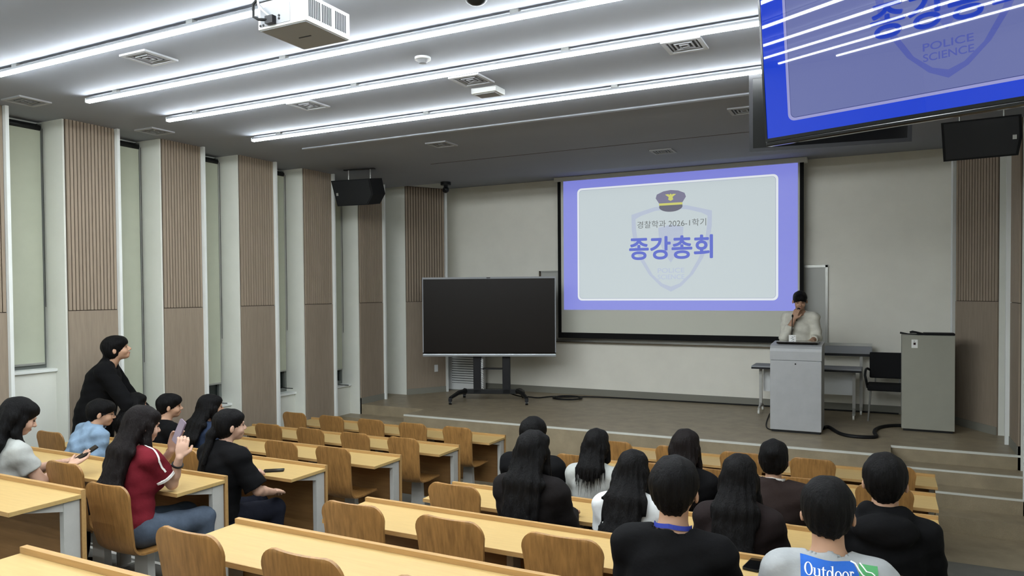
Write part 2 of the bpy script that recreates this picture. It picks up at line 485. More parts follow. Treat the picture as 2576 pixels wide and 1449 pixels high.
obj('rim', cyl(B(), (0, 0, -0.012), (0, 0, 0.002), 0.085, n=20), 'grey_plastic', r)

# projector
r = root('projector', (-2.655, 2.92, 3.75), 0, 'white ceiling projector with slatted side vents and hanging cables', 'projector')
bx0, bx1, by0, by1, bh = -0.165, 0.15, -0.165, 0.165, 0.135
pbody = bxo('body', (bx0, bx1, by0, by1, 0, bh), 'white_plastic', r, bev=0.006)
bxo('bottom_plate', (bx0+0.008, bx1-0.008, by0+0.008, by1-0.008, -0.004, 0.002), 'grey_plastic', r)
bxo('bottom_latch', (-0.05, 0.03, 0.0, 0.006, -0.007, -0.003), 'vent_dark', r)
for grp, (ya, n) in enumerate(((by0+0.02, 7), (by0+0.115, 6), (by0+0.215, 7))):
    for j in range(n):
        y = ya+j*0.0125
        bxo('vent_slot', (bx1-0.002, bx1+0.002, y, y+0.006, 0.025, bh-0.02), 'vent_dark', pbody)
bxo('rear_panel', (bx0+0.02, bx1-0.10, by0-0.003, by0+0.002, 0.012, bh-0.03), 'grey_plastic', r)
for j, x in enumerate((-0.145, -0.125, -0.02, -0.02)):
    z = 0.018 if j < 2 else (0.035 if j == 2 else 0.05)
    obj('socket', cyl(B(), (x, by0-0.006, z), (x, by0+0.001, z), 0.006, n=10), 'black_plastic', pbody)
bxo('connector_block', (-0.09, -0.04, by0-0.03, by0-0.002, 0.012, 0.05), 'dark_metal', r)
bm = tube(B(), [(-0.07, by0-0.02, 0.03), (-0.12, by0-0.04, 0.035), (-0.165, by0-0.03, 0.06), (-0.165, by0-0.03, 0.12), (-0.12, by0-0.02, 0.165), (-0.06, by0, 0.19), (-0.02, by0+0.05, 0.28), (-0.01, -0.02, 0.47)], 0.0075, 8)
obj('cable', bm, 'cable_black', r, smooth=True)
bm = tube(B(), [(-0.06, by0-0.02, 0.04), (-0.10, by0-0.035, 0.08), (-0.13, by0-0.03, 0.11), (-0.15, by0-0.02, 0.17), (-0.10, by0+0.02, 0.21), (-0.05, -0.05, 0.3), (-0.01, -0.02, 0.47)], 0.005, 8)
obj('cable', bm, 'white_plastic', r, smooth=True)
bm = tube(B(), [(-0.05, by0-0.02, 0.04), (-0.16, by0-0.02, 0.14), (-0.17, by0, 0.2), (-0.12, by0+0.01, 0.23), (-0.07, by0+0.02, 0.2), (-0.04, -0.02, 0.36), (-0.01, -0.02, 0.47)], 0.004, 8)
obj('cable', bm, 'grey_plastic', r, smooth=True)
bxo('mount_plate', (-0.06, 0.08, -0.08, 0.08, bh, bh+0.02), 'white_plastic', r)
for s in (-1, 1):
    bm = tube(B(), [(0.01+0.05*s, -0.06, bh+0.01), (0.01+0.02*s, 0.0, bh+0.06)], 0.008, 8); obj('mount_arm', bm, 'white_plastic', r)
bm = cyl(B(), (0.01, 0, bh+0.02), (0.01, 0, CEIL-3.75), 0.022, n=14); obj('pole', bm, 'white_plastic', r, smooth=True)
obj('ceiling_flange', cyl(B(), (0.01, 0, CEIL-3.75-0.02), (0.01, 0, CEIL-3.75+0.002), 0.07, n=18), 'white_plastic', r)
obj('lens', cyl(B(), (-0.06, by1-0.01, 0.07), (-0.06, by1+0.025, 0.07), 0.04, n=20), 'black_gloss', r)

# ================================================================= SLIDE (built from flat coloured shapes)
def slide_mats(prefix, cols, strength, gloss):
    for k, c in cols.items():
        if gloss: mat(prefix+k, (0.004, 0.004, 0.006), 0.015, spec=0.5, emit=c, estr=strength)
        else: mat(prefix+k, srgb(120, 120, 118), 0.95, emit=c, estr=strength)
slide_mats('proj_', dict(border=srgb(128, 134, 226), ring=srgb(232, 238, 244), line=srgb(150, 160, 190), card=srgb(198, 210, 214),
                         shield=srgb(182, 193, 214), cap=srgb(112, 108, 140), capdark=srgb(84, 82, 104), gold=srgb(206, 206, 96),
                         small=srgb(92, 98, 100), title=srgb(104, 116, 200)), 0.70, False)
slide_mats('disp_', dict(border=srgb(16, 60, 205), ring=srgb(150, 152, 205), line=srgb(36, 50, 120), card=srgb(104, 112, 166),
                         shield=srgb(82, 92, 168), cap=srgb(30, 30, 60), capdark=srgb(16, 16, 36), gold=srgb(150, 140, 50),
                         small=srgb(20, 22, 34), title=srgb(24, 58, 180)), 0.80, True)

def slide(parent, W, H, pre, M):
    """slide content in a W x H rectangle, local x right, y up, z towards the viewer"""
    lay = 0.0012
    def flat(name, poly, key, lv, hole=None):
        bm = B()
        if hole is None:
            bm.faces.new([bm.verts.new((x*W, y*H, lv*lay)) for x, y in poly])
        else:
            n = len(poly)
            a = [bm.verts.new((x*W, y*H, lv*lay)) for x, y in poly]; b = [bm.verts.new((x*W, y*H, lv*lay)) for x, y in hole]
            for i in range(n): bm.faces.new((a[i], a[(i+1) % n], b[(i+1) % n], b[i]))
        bmesh.ops.recalc_face_normals(bm, faces=bm.faces[:])
        for f in bm.faces:
            if f.normal.z < 0: f.normal_flip()
        bmesh.ops.transform(bm, matrix=M, verts=bm.verts[:])
        return obj(name, bm, pre+key, parent)
    a = W/H
    def rr(x0, x1, y0, y1, r, n=6): return [(x/W, y/H) for x, y in rrect(x0*W, x1*W, y0*H, y1*H, r*W, n)]
    flat('slide_border', [(0, 0), (1, 0), (1, 1), (0, 1)], 'border', 0)
    flat('slide_ring', rr(0.068, 0.927, 0.071, 0.928, 0.020), 'ring', 1)
    flat('slide_outline', rr(0.0765, 0.9185, 0.085, 0.914, 0.015), 'line', 2)
    flat('slide_card', rr(0.078, 0.917, 0.0875, 0.9115, 0.014), 'card', 3)
    # shield outline
    def shield(g):
        cx = 0.494
        pts = [(cx, 0.764-g*1.1), (cx+0.07, 0.752-g*1.1), (cx+0.13, 0.725-g*1.2), (cx+0.173-g*0.7, 0.705-g*1.3), (cx+0.172-g*0.75, 0.60), (cx+0.162-g*0.75, 0.48),
               (cx+0.135-g*0.7, 0.37), (cx+0.095-g*0.6, 0.26), (cx+0.045-g*0.35, 0.175+g*0.7), (cx, 0.135+g*1.4)]
        return pts + [(2*cx-x, y) for x, y in pts[-2:0:-1]]
    flat('slide_shield', shield(0.0), 'shield', 4, shield(0.026))
    flat('slide_emblem', [(0.44, 0.60), (0.494, 0.62), (0.548, 0.60), (0.545, 0.50), (0.52, 0.41), (0.494, 0.345), (0.468, 0.41), (0.443, 0.50)], 'shield', 4)
    # cap
    el = lambda cx, cy, rx, ry, a0=0, a1=360, n=24: [(cx+rx*math.cos(math.radians(a0+(a1-a0)*i/n)), cy+ry*math.sin(math.radians(a0+(a1-a0)*i/n))) for i in range(n+(a1-a0 != 360))]
    flat('slide_cap', [(0.444, 0.775), (0.429, 0.815), (0.434, 0.842), (0.462, 0.862), (0.494, 0.869), (0.526, 0.862), (0.553, 0.842), (0.559, 0.815), (0.544, 0.775)], 'cap', 5)
    flat('slide_cap_visor', [(0.445, 0.765)]+el(0.494, 0.752, 0.051, 0.040, 190, 350, 14)+[(0.544, 0.765)], 'capdark', 5)
    flat('slide_cap_band', [(0.444, 0.760), (0.544, 0.760), (0.544, 0.776), (0.444, 0.776)], 'gold', 6)
    flat('slide_cap_badge', [(0.494, 0.790), (0.483, 0.800), (0.486, 0.818), (0.470, 0.838), (0.484, 0.840), (0.489, 0.834), (0.494, 0.844), (0.499, 0.834), (0.504, 0.840), (0.518, 0.838), (0.502, 0.818), (0.505, 0.800)], 'gold', 7)
    T = lambda x, y, l: M @ Matrix.Translation((x*W, y*H, l*lay))
    obj('slide_heading', place_mesh(text_mesh('경찰학과 2026-1학기', width=0.296*W, height=0.052*H), T(0.347, 0.602, 6)), pre+'small', parent)
    obj('slide_title', place_mesh(text_mesh('종강총회', width=0.361*W, height=0.170*H, bold=0.026), T(0.310, 0.369, 6)), pre+'title', parent)
    obj('slide_motto', place_mesh(text_mesh('POLICE', width=0.115*W, height=0.034*H, bold=0.01), T(0.437, 0.272, 5)), pre+'shield', parent)
    obj('slide_motto', place_mesh(text_mesh('SCIENCE', width=0.115*W, height=0.034*H, bold=0.01), T(0.437, 0.225, 5)), pre+'shield', parent)

# projection screen in front of the wall
SY = 11.6
r = root('projection_screen', (-3.0, SY, 1.66), 0, 'large pull-down projection screen showing a white and violet title slide', 'screen')
x0, x1 = -4.985+3.0, -1.085+3.0
zt = CEIL2-1.66-0.022
bxo('fabric', (x0+0.06, x1-0.02, 0.0, 0.006, 0.05, zt-0.05), 'screen_fabric', r)
bxo('side_border', (x0, x0+0.06, -0.002, 0.008, 0.0, zt-0.05), 'screen_black', r)
bxo('side_border', (x1-0.02, x1+0.035, -0.002, 0.008, 0.0, zt-0.05), 'screen_black', r)
bxo('bottom_bar', (x0, x1+0.035, -0.012, 0.018, -0.035, 0.06), 'screen_black', r, bev=0.006)
bxo('case', (x0-0.06, x1+0.08, -0.02, 0.10, zt-0.055, zt+0.02), 'wall_paint', r, bev=0.008)
slide(r, 3.745, 2.204, 'proj_', Matrix(((1, 0, 0, -4.876+3.0), (0, 0, -1, -0.003), (0, 1, 0, 2.107-1.66), (0, 0, 0, 1))))

# hanging display with the slide (right), facing the seats
a = math.radians(20); t = math.radians(6.5)
dx = Vector((math.cos(a), -math.sin(a), 0)); nn = Vector((-math.sin(a), -math.cos(a), 0))
uz = Vector((0, 0, 1))*math.cos(t) + nn*math.sin(t); nz = dx.cross(uz)
Ad = Vector((-0.533, 3.9, 3.167))
MD = Matrix.Identity(4)
for i in range(3): MD[i][0] = dx[i]; MD[i][1] = uz[i]; MD[i][2] = nz[i]; MD[i][3] = Ad[i]
r = root('hanging_display', (0, 0, 0), 0, 'big bright blue slide display hanging from the ceiling at upper right', 'display')
r.matrix_world = MD
DW, DHt = 1.68, 0.965
bm = B()
for q in ((0, DW, 0, 0.016), (0, DW, DHt-0.012, DHt), (0, 0.010, 0.016, DHt-0.012), (DW-0.010, DW, 0.016, DHt-0.012)):
    box(bm, *q, -0.03, 0.002)
obj('bezel', bm, 'black_gloss', r)
bxo('back_shell', (0.004, DW-0.004, 0.004, DHt-0.004, -0.06, -0.006), 'black_plastic', r, bev=0.008)
bxo('lower_trim', (0.0, DW, -0.022, 0.0, -0.05, 0.0), 'black_gloss', r, bev=0.006)
slide(r, DW-0.02, DHt-0.028, 'disp_', Matrix.Translation((0.010, 0.016, -0.004)))
bxo('mount_arm', (DW/2-0.05, DW/2+0.05, 0.3, 0.75, -0.14, -0.06), 'dark_metal', r)
bm = cyl(B(), (DW/2, 0.45, -0.12), (DW/2, CEIL-3.167+0.03, -0.12), 0.03, n=12); obj('ceiling_pole', bm, 'dark_metal', r, smooth=True)

# dark hanging display further back
a2 = math.radians(-7); t2 = math.radians(8)
dx = Vector((math.cos(a2), -math.sin(a2), 0)); nn = Vector((-math.sin(a2), -math.cos(a2), 0))
uz = Vector((0, 0, 1))*math.cos(t2) + nn*math.sin(t2); nz = dx.cross(uz)
A2 = Vector((-0.999, 6.36, 3.566))
M2 = Matrix.Identity(4)
for i in range(3): M2[i][0] = dx[i]; M2[i][1] = uz[i]; M2[i][2] = nz[i]; M2[i][3] = A2[i]
r = root('dark_hanging_display', (0, 0, 0), 0, 'switched-off dark display hanging behind the bright blue one', 'display')
r.matrix_world = M2
W2, H2 = 1.20, 0.62
bm = B()
for q in ((0, W2, 0, 0.03), (0, W2, H2-0.03, H2), (0, 0.03, 0.03, H2-0.03), (W2-0.03, W2, 0.03, H2-0.03)):
    box(bm, *q, -0.03, 0.004)
obj('bezel', bm, 'dark_metal', r)
bxo('panel', (0.03, W2-0.03, 0.03, H2-0.03, -0.02, -0.002), 'black_gloss', r)
bxo('back_shell', (0.01, W2-0.01, 0.01, H2-0.01, -0.07, -0.03), 'black_plastic', r, bev=0.01)
bm = cyl(B(), (W2/2, 0.3, -0.10), (W2/2, CEIL-3.566+0.03, -0.10), 0.028, n=12); obj('ceiling_pole', bm, 'dark_metal', r, smooth=True)
bxo('mount_arm', (W2/2-0.06, W2/2+0.06, 0.2, 0.45, -0.13, -0.07), 'dark_metal', r)

# loudspeakers
def speaker(loc, rz, tilt, label, mirror):
    r = root('loudspeaker', loc, rz, label, 'loudspeaker', 'hanging loudspeakers')
    W, H, D = 0.64, 0.37, 0.36
    R = Matrix.Rotation(tilt, 4, 'X')
    s = -1 if mirror else 1
    poly = [(-W/2+0.04, -H/2), (W/2-0.10, -H/2), (W/2, -H/2+0.14), (W/2-0.035, H/2), (-W/2-0.03, H/2)]
    if mirror: poly = [(-W/2+0.01, -H/2), (W/2-0.03, -H/2), (W/2, -H/2+0.17), (W/2-0.01, H/2), (-W/2-0.01, H/2)]
    M = R @ Matrix(((1, 0, 0, 0), (0, 0, 1, -D/2), (0, 1, 0, 0), (0, 0, 0, 1)))
    bm = prism(B(), poly, D, M); bmesh.ops.recalc_face_normals(bm, faces=bm.faces[:]); obj('cabinet', bm, 'black_matte', r)
    gp = [(x*0.93, z*0.92) for x, z in poly]
    Mg = R @ Matrix(((1, 0, 0, 0), (0, 0, 1, -D/2-0.008), (0, 1, 0, 0), (0, 0, 0, 1)))
    bm = prism(B(), gp, 0.01, Mg); bmesh.ops.recalc_face_normals(bm, faces=bm.faces[:]); gr = obj('grille', bm, 'black_plastic', r)
    x = -0.26*s
    bxo('badge', (x-0.016, x+0.016, -D/2-0.012, -D/2-0.006, -0.035, 0.005), 'alu', gr, M=R)
    for sx in (-0.18, 0.18):
        bm = tube(B(), [(sx, 0, H/2-0.02), (sx, 0, CEIL-loc[2]+0.002)], 0.010, 8); obj('hanger_rod', bm, 'alu', r)
    bxo('bracket', (-0.25, 0.25, -0.03, 0.03, CEIL-loc[2]-0.012, CEIL-loc[2]+0.002), 'dark_metal', r)
    return r
speaker((-6.84, 8.6, 3.895), math.radians(8), math.radians(9), 'black loudspeaker hanging at the left corner of the stage', False)
speaker((0.84, 8.4, 3.865), math.radians(-6), math.radians(9), 'black loudspeaker hanging below the bright display at the right', True)

# pan-tilt camera under the ceiling
r = root('ceiling_camera', (-6.42, 10.30, CEIL), 0, 'small black dome camera hanging near the front left corner', 'camera')
obj('mount_disc', cyl(B(), (0, 0, -0.05), (0, 0, 0.002), 0.085, n=24), 'black_plastic', r)
obj('neck', cyl(B(), (0, 0, -0.085), (0, 0, -0.05), 0.03, n=14), 'black_plastic', r)
obj('camera_head', ball(B(), (0, 0, -0.125), 0.055), 'black_plastic', r, smooth=True)
obj('camera_lens', cyl(B(), (0.0, -0.03, -0.135), (0.0, -0.068, -0.15), 0.024, n=14), 'black_gloss', r)

# ================================================================= DESKS
def desk(k, side):
    if side == 'left':
        x0, x1 = -6.92, -3.96
    else:
        x0, x1 = -2.78, {0: 0.22, 1: 0.24, 2: 0.26, 3: 0.286, 4: 0.326, 5: 0.369, 6: 0.423}[k]
    L = x1-x0
    r = root('lecture_desk', (x0, RID[k], FL[k]), 0,
             'long pale wood lecture desk, %s of the %s block counted from the stage' % (ROWNAME[k], side), 'desk', 'lecture desks')
    h = RZ[k]-FL[k]
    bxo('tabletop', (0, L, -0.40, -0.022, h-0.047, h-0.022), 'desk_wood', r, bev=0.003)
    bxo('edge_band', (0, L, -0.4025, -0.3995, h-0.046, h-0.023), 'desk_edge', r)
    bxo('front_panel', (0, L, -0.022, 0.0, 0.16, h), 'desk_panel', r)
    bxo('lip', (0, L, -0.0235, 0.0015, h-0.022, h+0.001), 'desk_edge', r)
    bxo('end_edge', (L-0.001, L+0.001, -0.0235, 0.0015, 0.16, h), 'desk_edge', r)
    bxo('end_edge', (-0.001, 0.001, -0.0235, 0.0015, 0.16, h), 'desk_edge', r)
    for i in range(4):
        x = 0.012 + (L-0.064)*i/3
        lg = bxo('leg', (x, x+0.04, -0.115, -0.024, 0.0, h-0.048), 'steel_grey', r, bev=0.004)
        bm = prism(B(), [(-0.34, 0), (-0.115, -0.05), (-0.115, 0.0)], 0.03,
                   Matrix(((0, 0, 1, x+0.005), (1, 0, 0, 0), (0, 1, 0, h-0.048), (0, 0, 0, 1))))
        bmesh.ops.recalc_face_normals(bm, faces=bm.faces[:])
        obj('leg_bracket', bm, 'steel_grey', lg)
        bxo('foot_plate', (x-0.02, x+0.06, -0.16, -0.002, 0.0, 0.012), 'steel_grey', lg)
    return r
for k in range(0, 7): desk(k, 'right')
for k in range(1, 7): desk(k, 'left')

# ================================================================= LECTURE CHAIRS
def shell_surface():
    """bent plywood shell: list of (y, z, halfwidth) from the top of the back to the seat front"""
    prof = []
    W = 0.195; R = 0.075
    top = 0.905
    for d in (0, .004, .012, .024, .040, .058, .075):                       # rounded top corners
        hw = W - R + math.sqrt(max(0, R*R-(R-d)**2)); prof.append((-0.035+d*0.13, top-d, hw))
    for z in (0.78, 0.72, 0.66, 0.60, 0.56): prof.append((-0.035+(top-z)*0.13, z, W-0.02*(0.905-z)/0.35))
    cy, cz, rr = 0.105, 0.525, 0.085
    for a in (190, 205, 220, 235, 250, 262, 272):                           # bend
        prof.append((cy+rr*math.cos(math.radians(a)), cz+rr*math.sin(math.radians(a)), W-0.028))
    for y, z in ((0.16, 0.443), (0.22, 0.447), (0.29, 0.452), (0.34, 0.452)): prof.append((y, z, W-0.012))
    for d, z in ((.36, .451), (.385, .447), (.405, .440), (.415, .433)):
        prof.append((d, z, W-0.015-max(0, d-0.35)*0.6))
    return prof
def shell_part(prof, th=0.013, nc=9):
    bm = B(); n = len(prof); F = []; K = []
    for i, (y, z, hw) in enumerate(prof):
        a = prof[max(i-1, 0)]; b = prof[min(i+1, n-1)]
        ty, tz = b[0]-a[0], b[1]-a[1]; l = math.hypot(ty, tz) or 1
        ny, nz_ = -tz/l, ty/l                 # towards the sitter
        fr, bk = [], []
        for j in range(nc):
            u = -1+2*j/(nc-1); c = 0.012*(u*u-0.4)
            fr.append(bm.verts.new((u*hw, y+ny*(th/2+c), z+nz_*(th/2+c)))); bk.append(bm.verts.new((u*hw, y-ny*(th/2-c), z-nz_*(th/2-c))))
        F.append(fr); K.append(bk)
    for i in range(n-1):
        for j in range(nc-1):
            bm.faces.new((F[i][j], F[i+1][j], F[i+1][j+1], F[i][j+1])); bm.faces.new((K[i][j], K[i][j+1], K[i+1][j+1], K[i+1][j]))
        for j, s in ((0, 1), (nc-1, -1)):
            f = (F[i][j], K[i][j], K[i+1][j], F[i+1][j]); bm.faces.new(f if s > 0 else f[::-1])
    for i in (0, n-1):
        for j in range(nc-1): bm.faces.new((F[i][j], F[i][j+1], K[i][j+1], K[i][j]) if i == 0 else (F[i][j], K[i][j], K[i][j+1], F[i][j+1]))
    bmesh.ops.recalc_face_normals(bm, faces=bm.faces[:])
    return bm
def make_chair():
    r = root('lecture_chair', (0, 0, 0))
    pr = shell_surface(); cut = 15
    o = obj('backrest', shell_part(pr[:cut+1]), 'chair_wood', r, smooth=True)
    o2 = obj('seat', shell_part(pr[cut:]), 'chair_wood', r, smooth=True)
    for q in (o, o2):
        for p in q.data.polygons: p.use_smooth = True
        q.data.set_sharp_from_angle(angle=math.radians(40))
    bm = B(); box(bm, -0.11, 0.11, 0.14, 0.30, 0.420, 0.436); sb = obj('seat_bracket', bm, 'steel_grey', r)
    poly = [(-0.075, 0.0), (0.075, 0.0), (0.055, 0.42), (-0.055, 0.42)]
    bm = prism(B(), poly, 0.05, Matrix(((1, 0, 0, 0), (0, 0, -1, 0.245), (0, 1, 0, 0.0), (0, 0, 0, 1))))
    bmesh.ops.recalc_face_normals(bm, faces=bm.faces[:]); ped = obj('pedestal', bm, 'steel_grey', r)
    bxo('base_plate', (-0.10, 0.10, 0.14, 0.31, 0.0, 0.012), 'steel_grey', ped, bev=0.003)
    for s in (-0.07, 0.07):
        obj('bolt', cyl(B(), (s, 0.22, 0.412), (s, 0.22, 0.422), 0.009, n=8), 'dark_metal', sb)
    obj('rivet', cyl(B(), (-0.05, -0.034, 0.862), (-0.05, -0.030, 0.862), 0.007, n=8), 'desk_wood', o)
    return r
chair0 = make_chair(); used = [False]
ORD = ['first', 'second', 'third', 'fourth', 'fifth']
def chair_x(k, side, i):
    """i counted from the centre aisle"""
    if side == 'left': return -4.28-0.605*i
    x1 = {0: -0.14, 1: -0.11, 2: -0.10, 3: -0.08, 4: -0.03, 5: 0.01, 6: 0.06}[k]
    return -2.43+(x1+2.43)*i/4
def place_chair(k, side, i, occ, dx=0.0, dy=None):
    c = chair0 if not used[0] else copy_tree(chair0); used[0] = True
    y = RID[k] - (0.55 if not occ else 0.94) if dy is None else RID[k]+dy
    c.location = (chair_x(k, side, i)+dx, y, FL[k])
    c.rotation_euler = (0, 0, math.radians(random.uniform(-2, 2)))
    if occ: c.scale = (1, 1, 0.95)          # the sprung shell sinks under a sitter
    tag(c, '%s plywood chair, %s from the centre aisle, %s of the %s block' % ('occupied' if occ else 'empty', ORD[i], ROWNAME[k], side), 'chair', 'plywood lecture chairs')
    return c
OCC_R = {4: (0, 1, 2, 3), 3: (1, 2, 3, 4), 2: (3, 4)}
for k in (6, 5, 4, 3, 2):
    for i in range(5): place_chair(k, 'right', i, i in OCC_R.get(k, ()))
for i in range(3): place_chair(1, 'right', i, False)
for k in (6, 5): 
    for i in range(5): place_chair(k, 'left', i, False)
for i in range(5): place_chair(4, 'left', i, i in (2, 3, 4), dy=None if i < 2 else -0.94)
place_chair(3, 'left', 0, True, dx=0.02, dy=-0.94)
place_chair(3, 'left', 1, False, dx=-0.05)
place_chair(3, 'left', 3, True, dx=0.0, dy=-0.93)
place_chair(3, 'left', 4, False, dx=0.05)
place_chair(3, 'left', 2, False)
place_chair(2, 'left', 0, True, dx=0.17, dy=-0.74)
place_chair(2, 'left', 1, False, dx=0.17, dy=-0.62)
place_chair(2, 'left', 2, True, dx=0.30, dy=-0.92)

# ================================================================= STAGE OBJECTS
# whiteboard on the front wall behind the screen
r = root('whiteboard', (-3.08, YF-0.002, 1.58), 0, 'wide whiteboard mostly hidden behind the projection screen', 'whiteboard')
bxo('board', (-2.33, 2.33, -0.02, 0.0, 0.0, 1.19), 'whiteboard', r)
for a in ((-2.35, 2.35, 1.17, 1.205), (-2.35, 2.35, -0.03, 0.01)):
    bxo('frame_rail', (a[0], a[1], -0.03, 0.0, a[2], a[3]), 'alu', r)
bxo('frame_post', (-2.365, -2.33, -0.03, 0.0, -0.03, 1.205), 'bronze', r)
bxo('frame_post', (2.31, 2.345, -0.03, 0.0, -0.03, 1.205), 'alu', r)
bxo('pen_tray', (-2.3, 2.3, -0.09, -0.02, -0.045, -0.03), 'bronze', r)

# white louvred heater cabinet in the front left corner
r = root('louvred_cabinet', (-6.80, 11.56, STAGE), 0, 'white louvred cabinet standing behind the stand of the black display', 'cabinet')
bxo('body', (-0.33, 0.33, -0.11, 0.13, 0.0, 0.70), 'white_plastic', r, bev=0.008)
bxo('grille_back', (-0.24, 0.30, -0.114, -0.108, 0.14, 0.66), 'vent_dark', r)
for j in range(12):
    bxo('louvre', (-0.24, 0.30, -0.130, -0.112, 0.15+j*0.043, 0.18+j*0.043), 'white_plastic', r)
bxo('kick_strip', (-0.33, 0.33, -0.115, -0.10, 0.0, 0.02), 'alu', r)

# big interactive display on wheeled stand
aT = math.radians(22)
r = root('stand_display', (-5.74, 10.50, STAGE), aT, 'large switched-off black display on a wheeled stand, left of the screen', 'display')
TW, TZ0, TZ1 = 2.18, 0.74, 2.035
bxo('panel', (-TW/2+0.015, TW/2-0.015, -0.052, -0.046, TZ0+0.065, TZ1-0.03), 'tv_glass_dark', r)
bm = B()
for q in ((-TW/2, TW/2, TZ1-0.03, TZ1), (-TW/2, -TW/2+0.015, TZ0+0.06, TZ1-0.03), (TW/2-0.015, TW/2, TZ0+0.06, TZ1-0.03)):
    box(bm, q[0], q[1], -0.055, 0.0, q[2], q[3])
obj('bezel', bm, 'grey_plastic', r)
bxo('lower_bar', (-TW/2, TW/2, -0.065, 0.0, TZ0, TZ0+0.045), 'silver', r, bev=0.008)
bxo('sensor_strip', (-TW/2, TW/2, -0.058, 0.0, TZ0+0.045, TZ0+0.065), 'black_gloss', r)
bxo('back_shell', (-TW/2+0.02, TW/2-0.02, -0.045, 0.06, TZ0+0.02, TZ1-0.02), 'black_plastic', r, bev=0.015)
bxo('camera_slot', (-0.03, 0.03, -0.058, -0.05, TZ1-0.022, TZ1-0.008), 'black_plastic', r)
for x in (-0.21, 0.27):
    bxo('column', (x-0.065, x+0.065, 0.06, 0.13, 0.12, 1.45), 'dark_metal', r, bev=0.008)
bxo('cross_shelf', (-0.145, 0.205, 0.03, 0.20, 0.52, 0.535), 'dark_metal', r)
bxo('base_beam', (-0.42, 0.46, 0.06, 0.13, 0.115, 0.19), 'black_plastic', r, bev=0.006)
for s, x in ((-1, -0.42), (1, 0.46)):
    for fy, ex in ((-0.36, 0.17), (0.42, 0.06)):
        bm = B()
        pts = [(x-0.02*s, 0.09, 0.16), (x+ex*0.45*s, 0.09+(fy-0.09)*0.45, 0.155), (x+ex*s, fy, 0.105)]
        tube(bm, pts, [0.040, 0.036, 0.028], 6); obj('foot', bm, 'black_plastic', r)
        cx, cy = x+ex*s, fy
        c = bxo('caster_fork', (cx-0.028, cx+0.028, cy-0.025, cy+0.025, 0.055, 0.105), 'dark_metal', r, bev=0.004)
        bm = cyl(B(), (cx-0.020, cy, 0.034), (cx+0.020, cy, 0.034), 0.034, n=16); obj('wheel', bm, 'black_plastic', c)
        bm = cyl(B(), (cx-0.023, cy, 0.034), (cx+0.023, cy, 0.034), 0.012, n=10); obj('hub', bm, 'rubber_white', c)
bm = tube(B(), [(-0.14, 0.10, 0.7), (-0.135, 0.05, 0.6), (-0.135, 0.04, 0.4), (-0.14, 0.06, 0.2)]+[], 0.006, 6); obj('spiral_cable', bm, 'white_plastic', r)
pts = [(-0.125+0.018*math.cos(q*1.3), 0.045+0.018*math.sin(q*1.3), 0.20+q*0.0062) for q in range(80)]
obj('spiral_cable', tube(B(), pts, 0.0055, 6), 'white_plastic', r)

# lectern
r = root('lectern', (-0.975, 9.73, STAGE), 0, 'grey metal lectern in front of the presenter', 'lectern')
bxo('body', (-0.30, 0.30, 0.0, 0.50, 0.03, 0.905), 'lectern_grey', r, bev=0.006)
bxo('plinth', (-0.285, 0.285, 0.02, 0.48, 0.0, 0.03), 'black_plastic', r)
prof = [(0.0, 0.91), (0.0, 1.02), (0.012, 1.055), (0.04, 1.085), (0.10, 1.10), (0.50, 1.12), (0.50, 0.91)]
M = Matrix(((0, 0, 1, -0.302), (1, 0, 0, 0), (0, 1, 0, 0), (0, 0, 0, 1)))
bm = prism(B(), prof, 0.604, M); bmesh.ops.recalc_face_normals(bm, faces=bm.faces[:]); tcv = obj('top_cover', bm, 'lectern_grey', r)
obj('lock', cyl(B(), (0.0, -0.004, 0.865), (0.0, 0.002, 0.865), 0.010, n=12), 'dark_metal', r)
bxo('handle', (0.24, 0.285, -0.006, 0.002, 0.905, 0.915), 'silver', r)
bxo('monitor', (-0.235, 0.25, 0.08, 0.42, 1.112, 1.135), 'black_gloss', tcv, bev=0.004)
bm = tube(B(), [(-0.07, 0.30, 1.12), (-0.07, 0.28, 1.26), (-0.065, 0.26, 1.38), (-0.06, 0.25, 1.44)], 0.005, 8)
obj('gooseneck', bm, 'black_plastic', r); obj('microphone_tip', ball(B(), (-0.06, 0.248, 1.455), (0.011, 0.011, 0.022)), 'black_matte', r, smooth=True)
bxo('bottle_card', (-0.10, -0.015, 0.20, 0.205, 1.12, 1.215), 'paper', r)
bm = B()
for j in range(9):
    x = -0.096+random.uniform(0, 0.06); z = 1.125+j*0.009; box(bm, x, x+random.uniform(0.01, 0.025), 0.1985, 0.2, z, z+0.004)
obj('card_print', bm, 'black_plastic', r)

# equipment rack cabinet
r = root('rack_cabinet', (0.50, 10.47, STAGE), 0, 'tall grey equipment cabinet with a small white card, right of the lectern', 'cabinet')
bxo('body', (-0.29, 0.29, 0.012, 0.40, 0.025, 1.21), 'rack_grey', r, bev=0.004)
dr = bxo('door', (-0.287, 0.287, 0.0, 0.012, 0.03, 1.205), 'rack_grey', r, bev=0.002)
bxo('plinth', (-0.27, 0.27, 0.02, 0.38, 0.0, 0.025), 'black_plastic', r)
bxo('card', (-0.183, -0.115, -0.003, 0.001, 1.05, 1.155), 'paper', dr)
bxo('card_print', (-0.162, -0.136, -0.005, -0.002, 1.088, 1.118), 'print_dark', dr)
bxo('card_print', (-0.160, -0.145, -0.005, -0.002, 1.130, 1.140), 'grey_plastic', dr)
r = root('cable_bundle', (0.50, 10.55, STAGE+1.21), 0, 'flat heap of black cables and cloth on top of the grey cabinet', 'cables')
bm = tube(B(), [(-0.31, 0.0, 0.025), (-0.28, 0.0, 0.020), (-0.22, 0.0, 0.012), (-0.1, 0.02, 0.008), (0.1, 0.0, 0.01)], [0.012, 0.011, 0.006, 0.008, 0.008], 8); obj('cable', bm, 'cable_black', r, smooth=True)
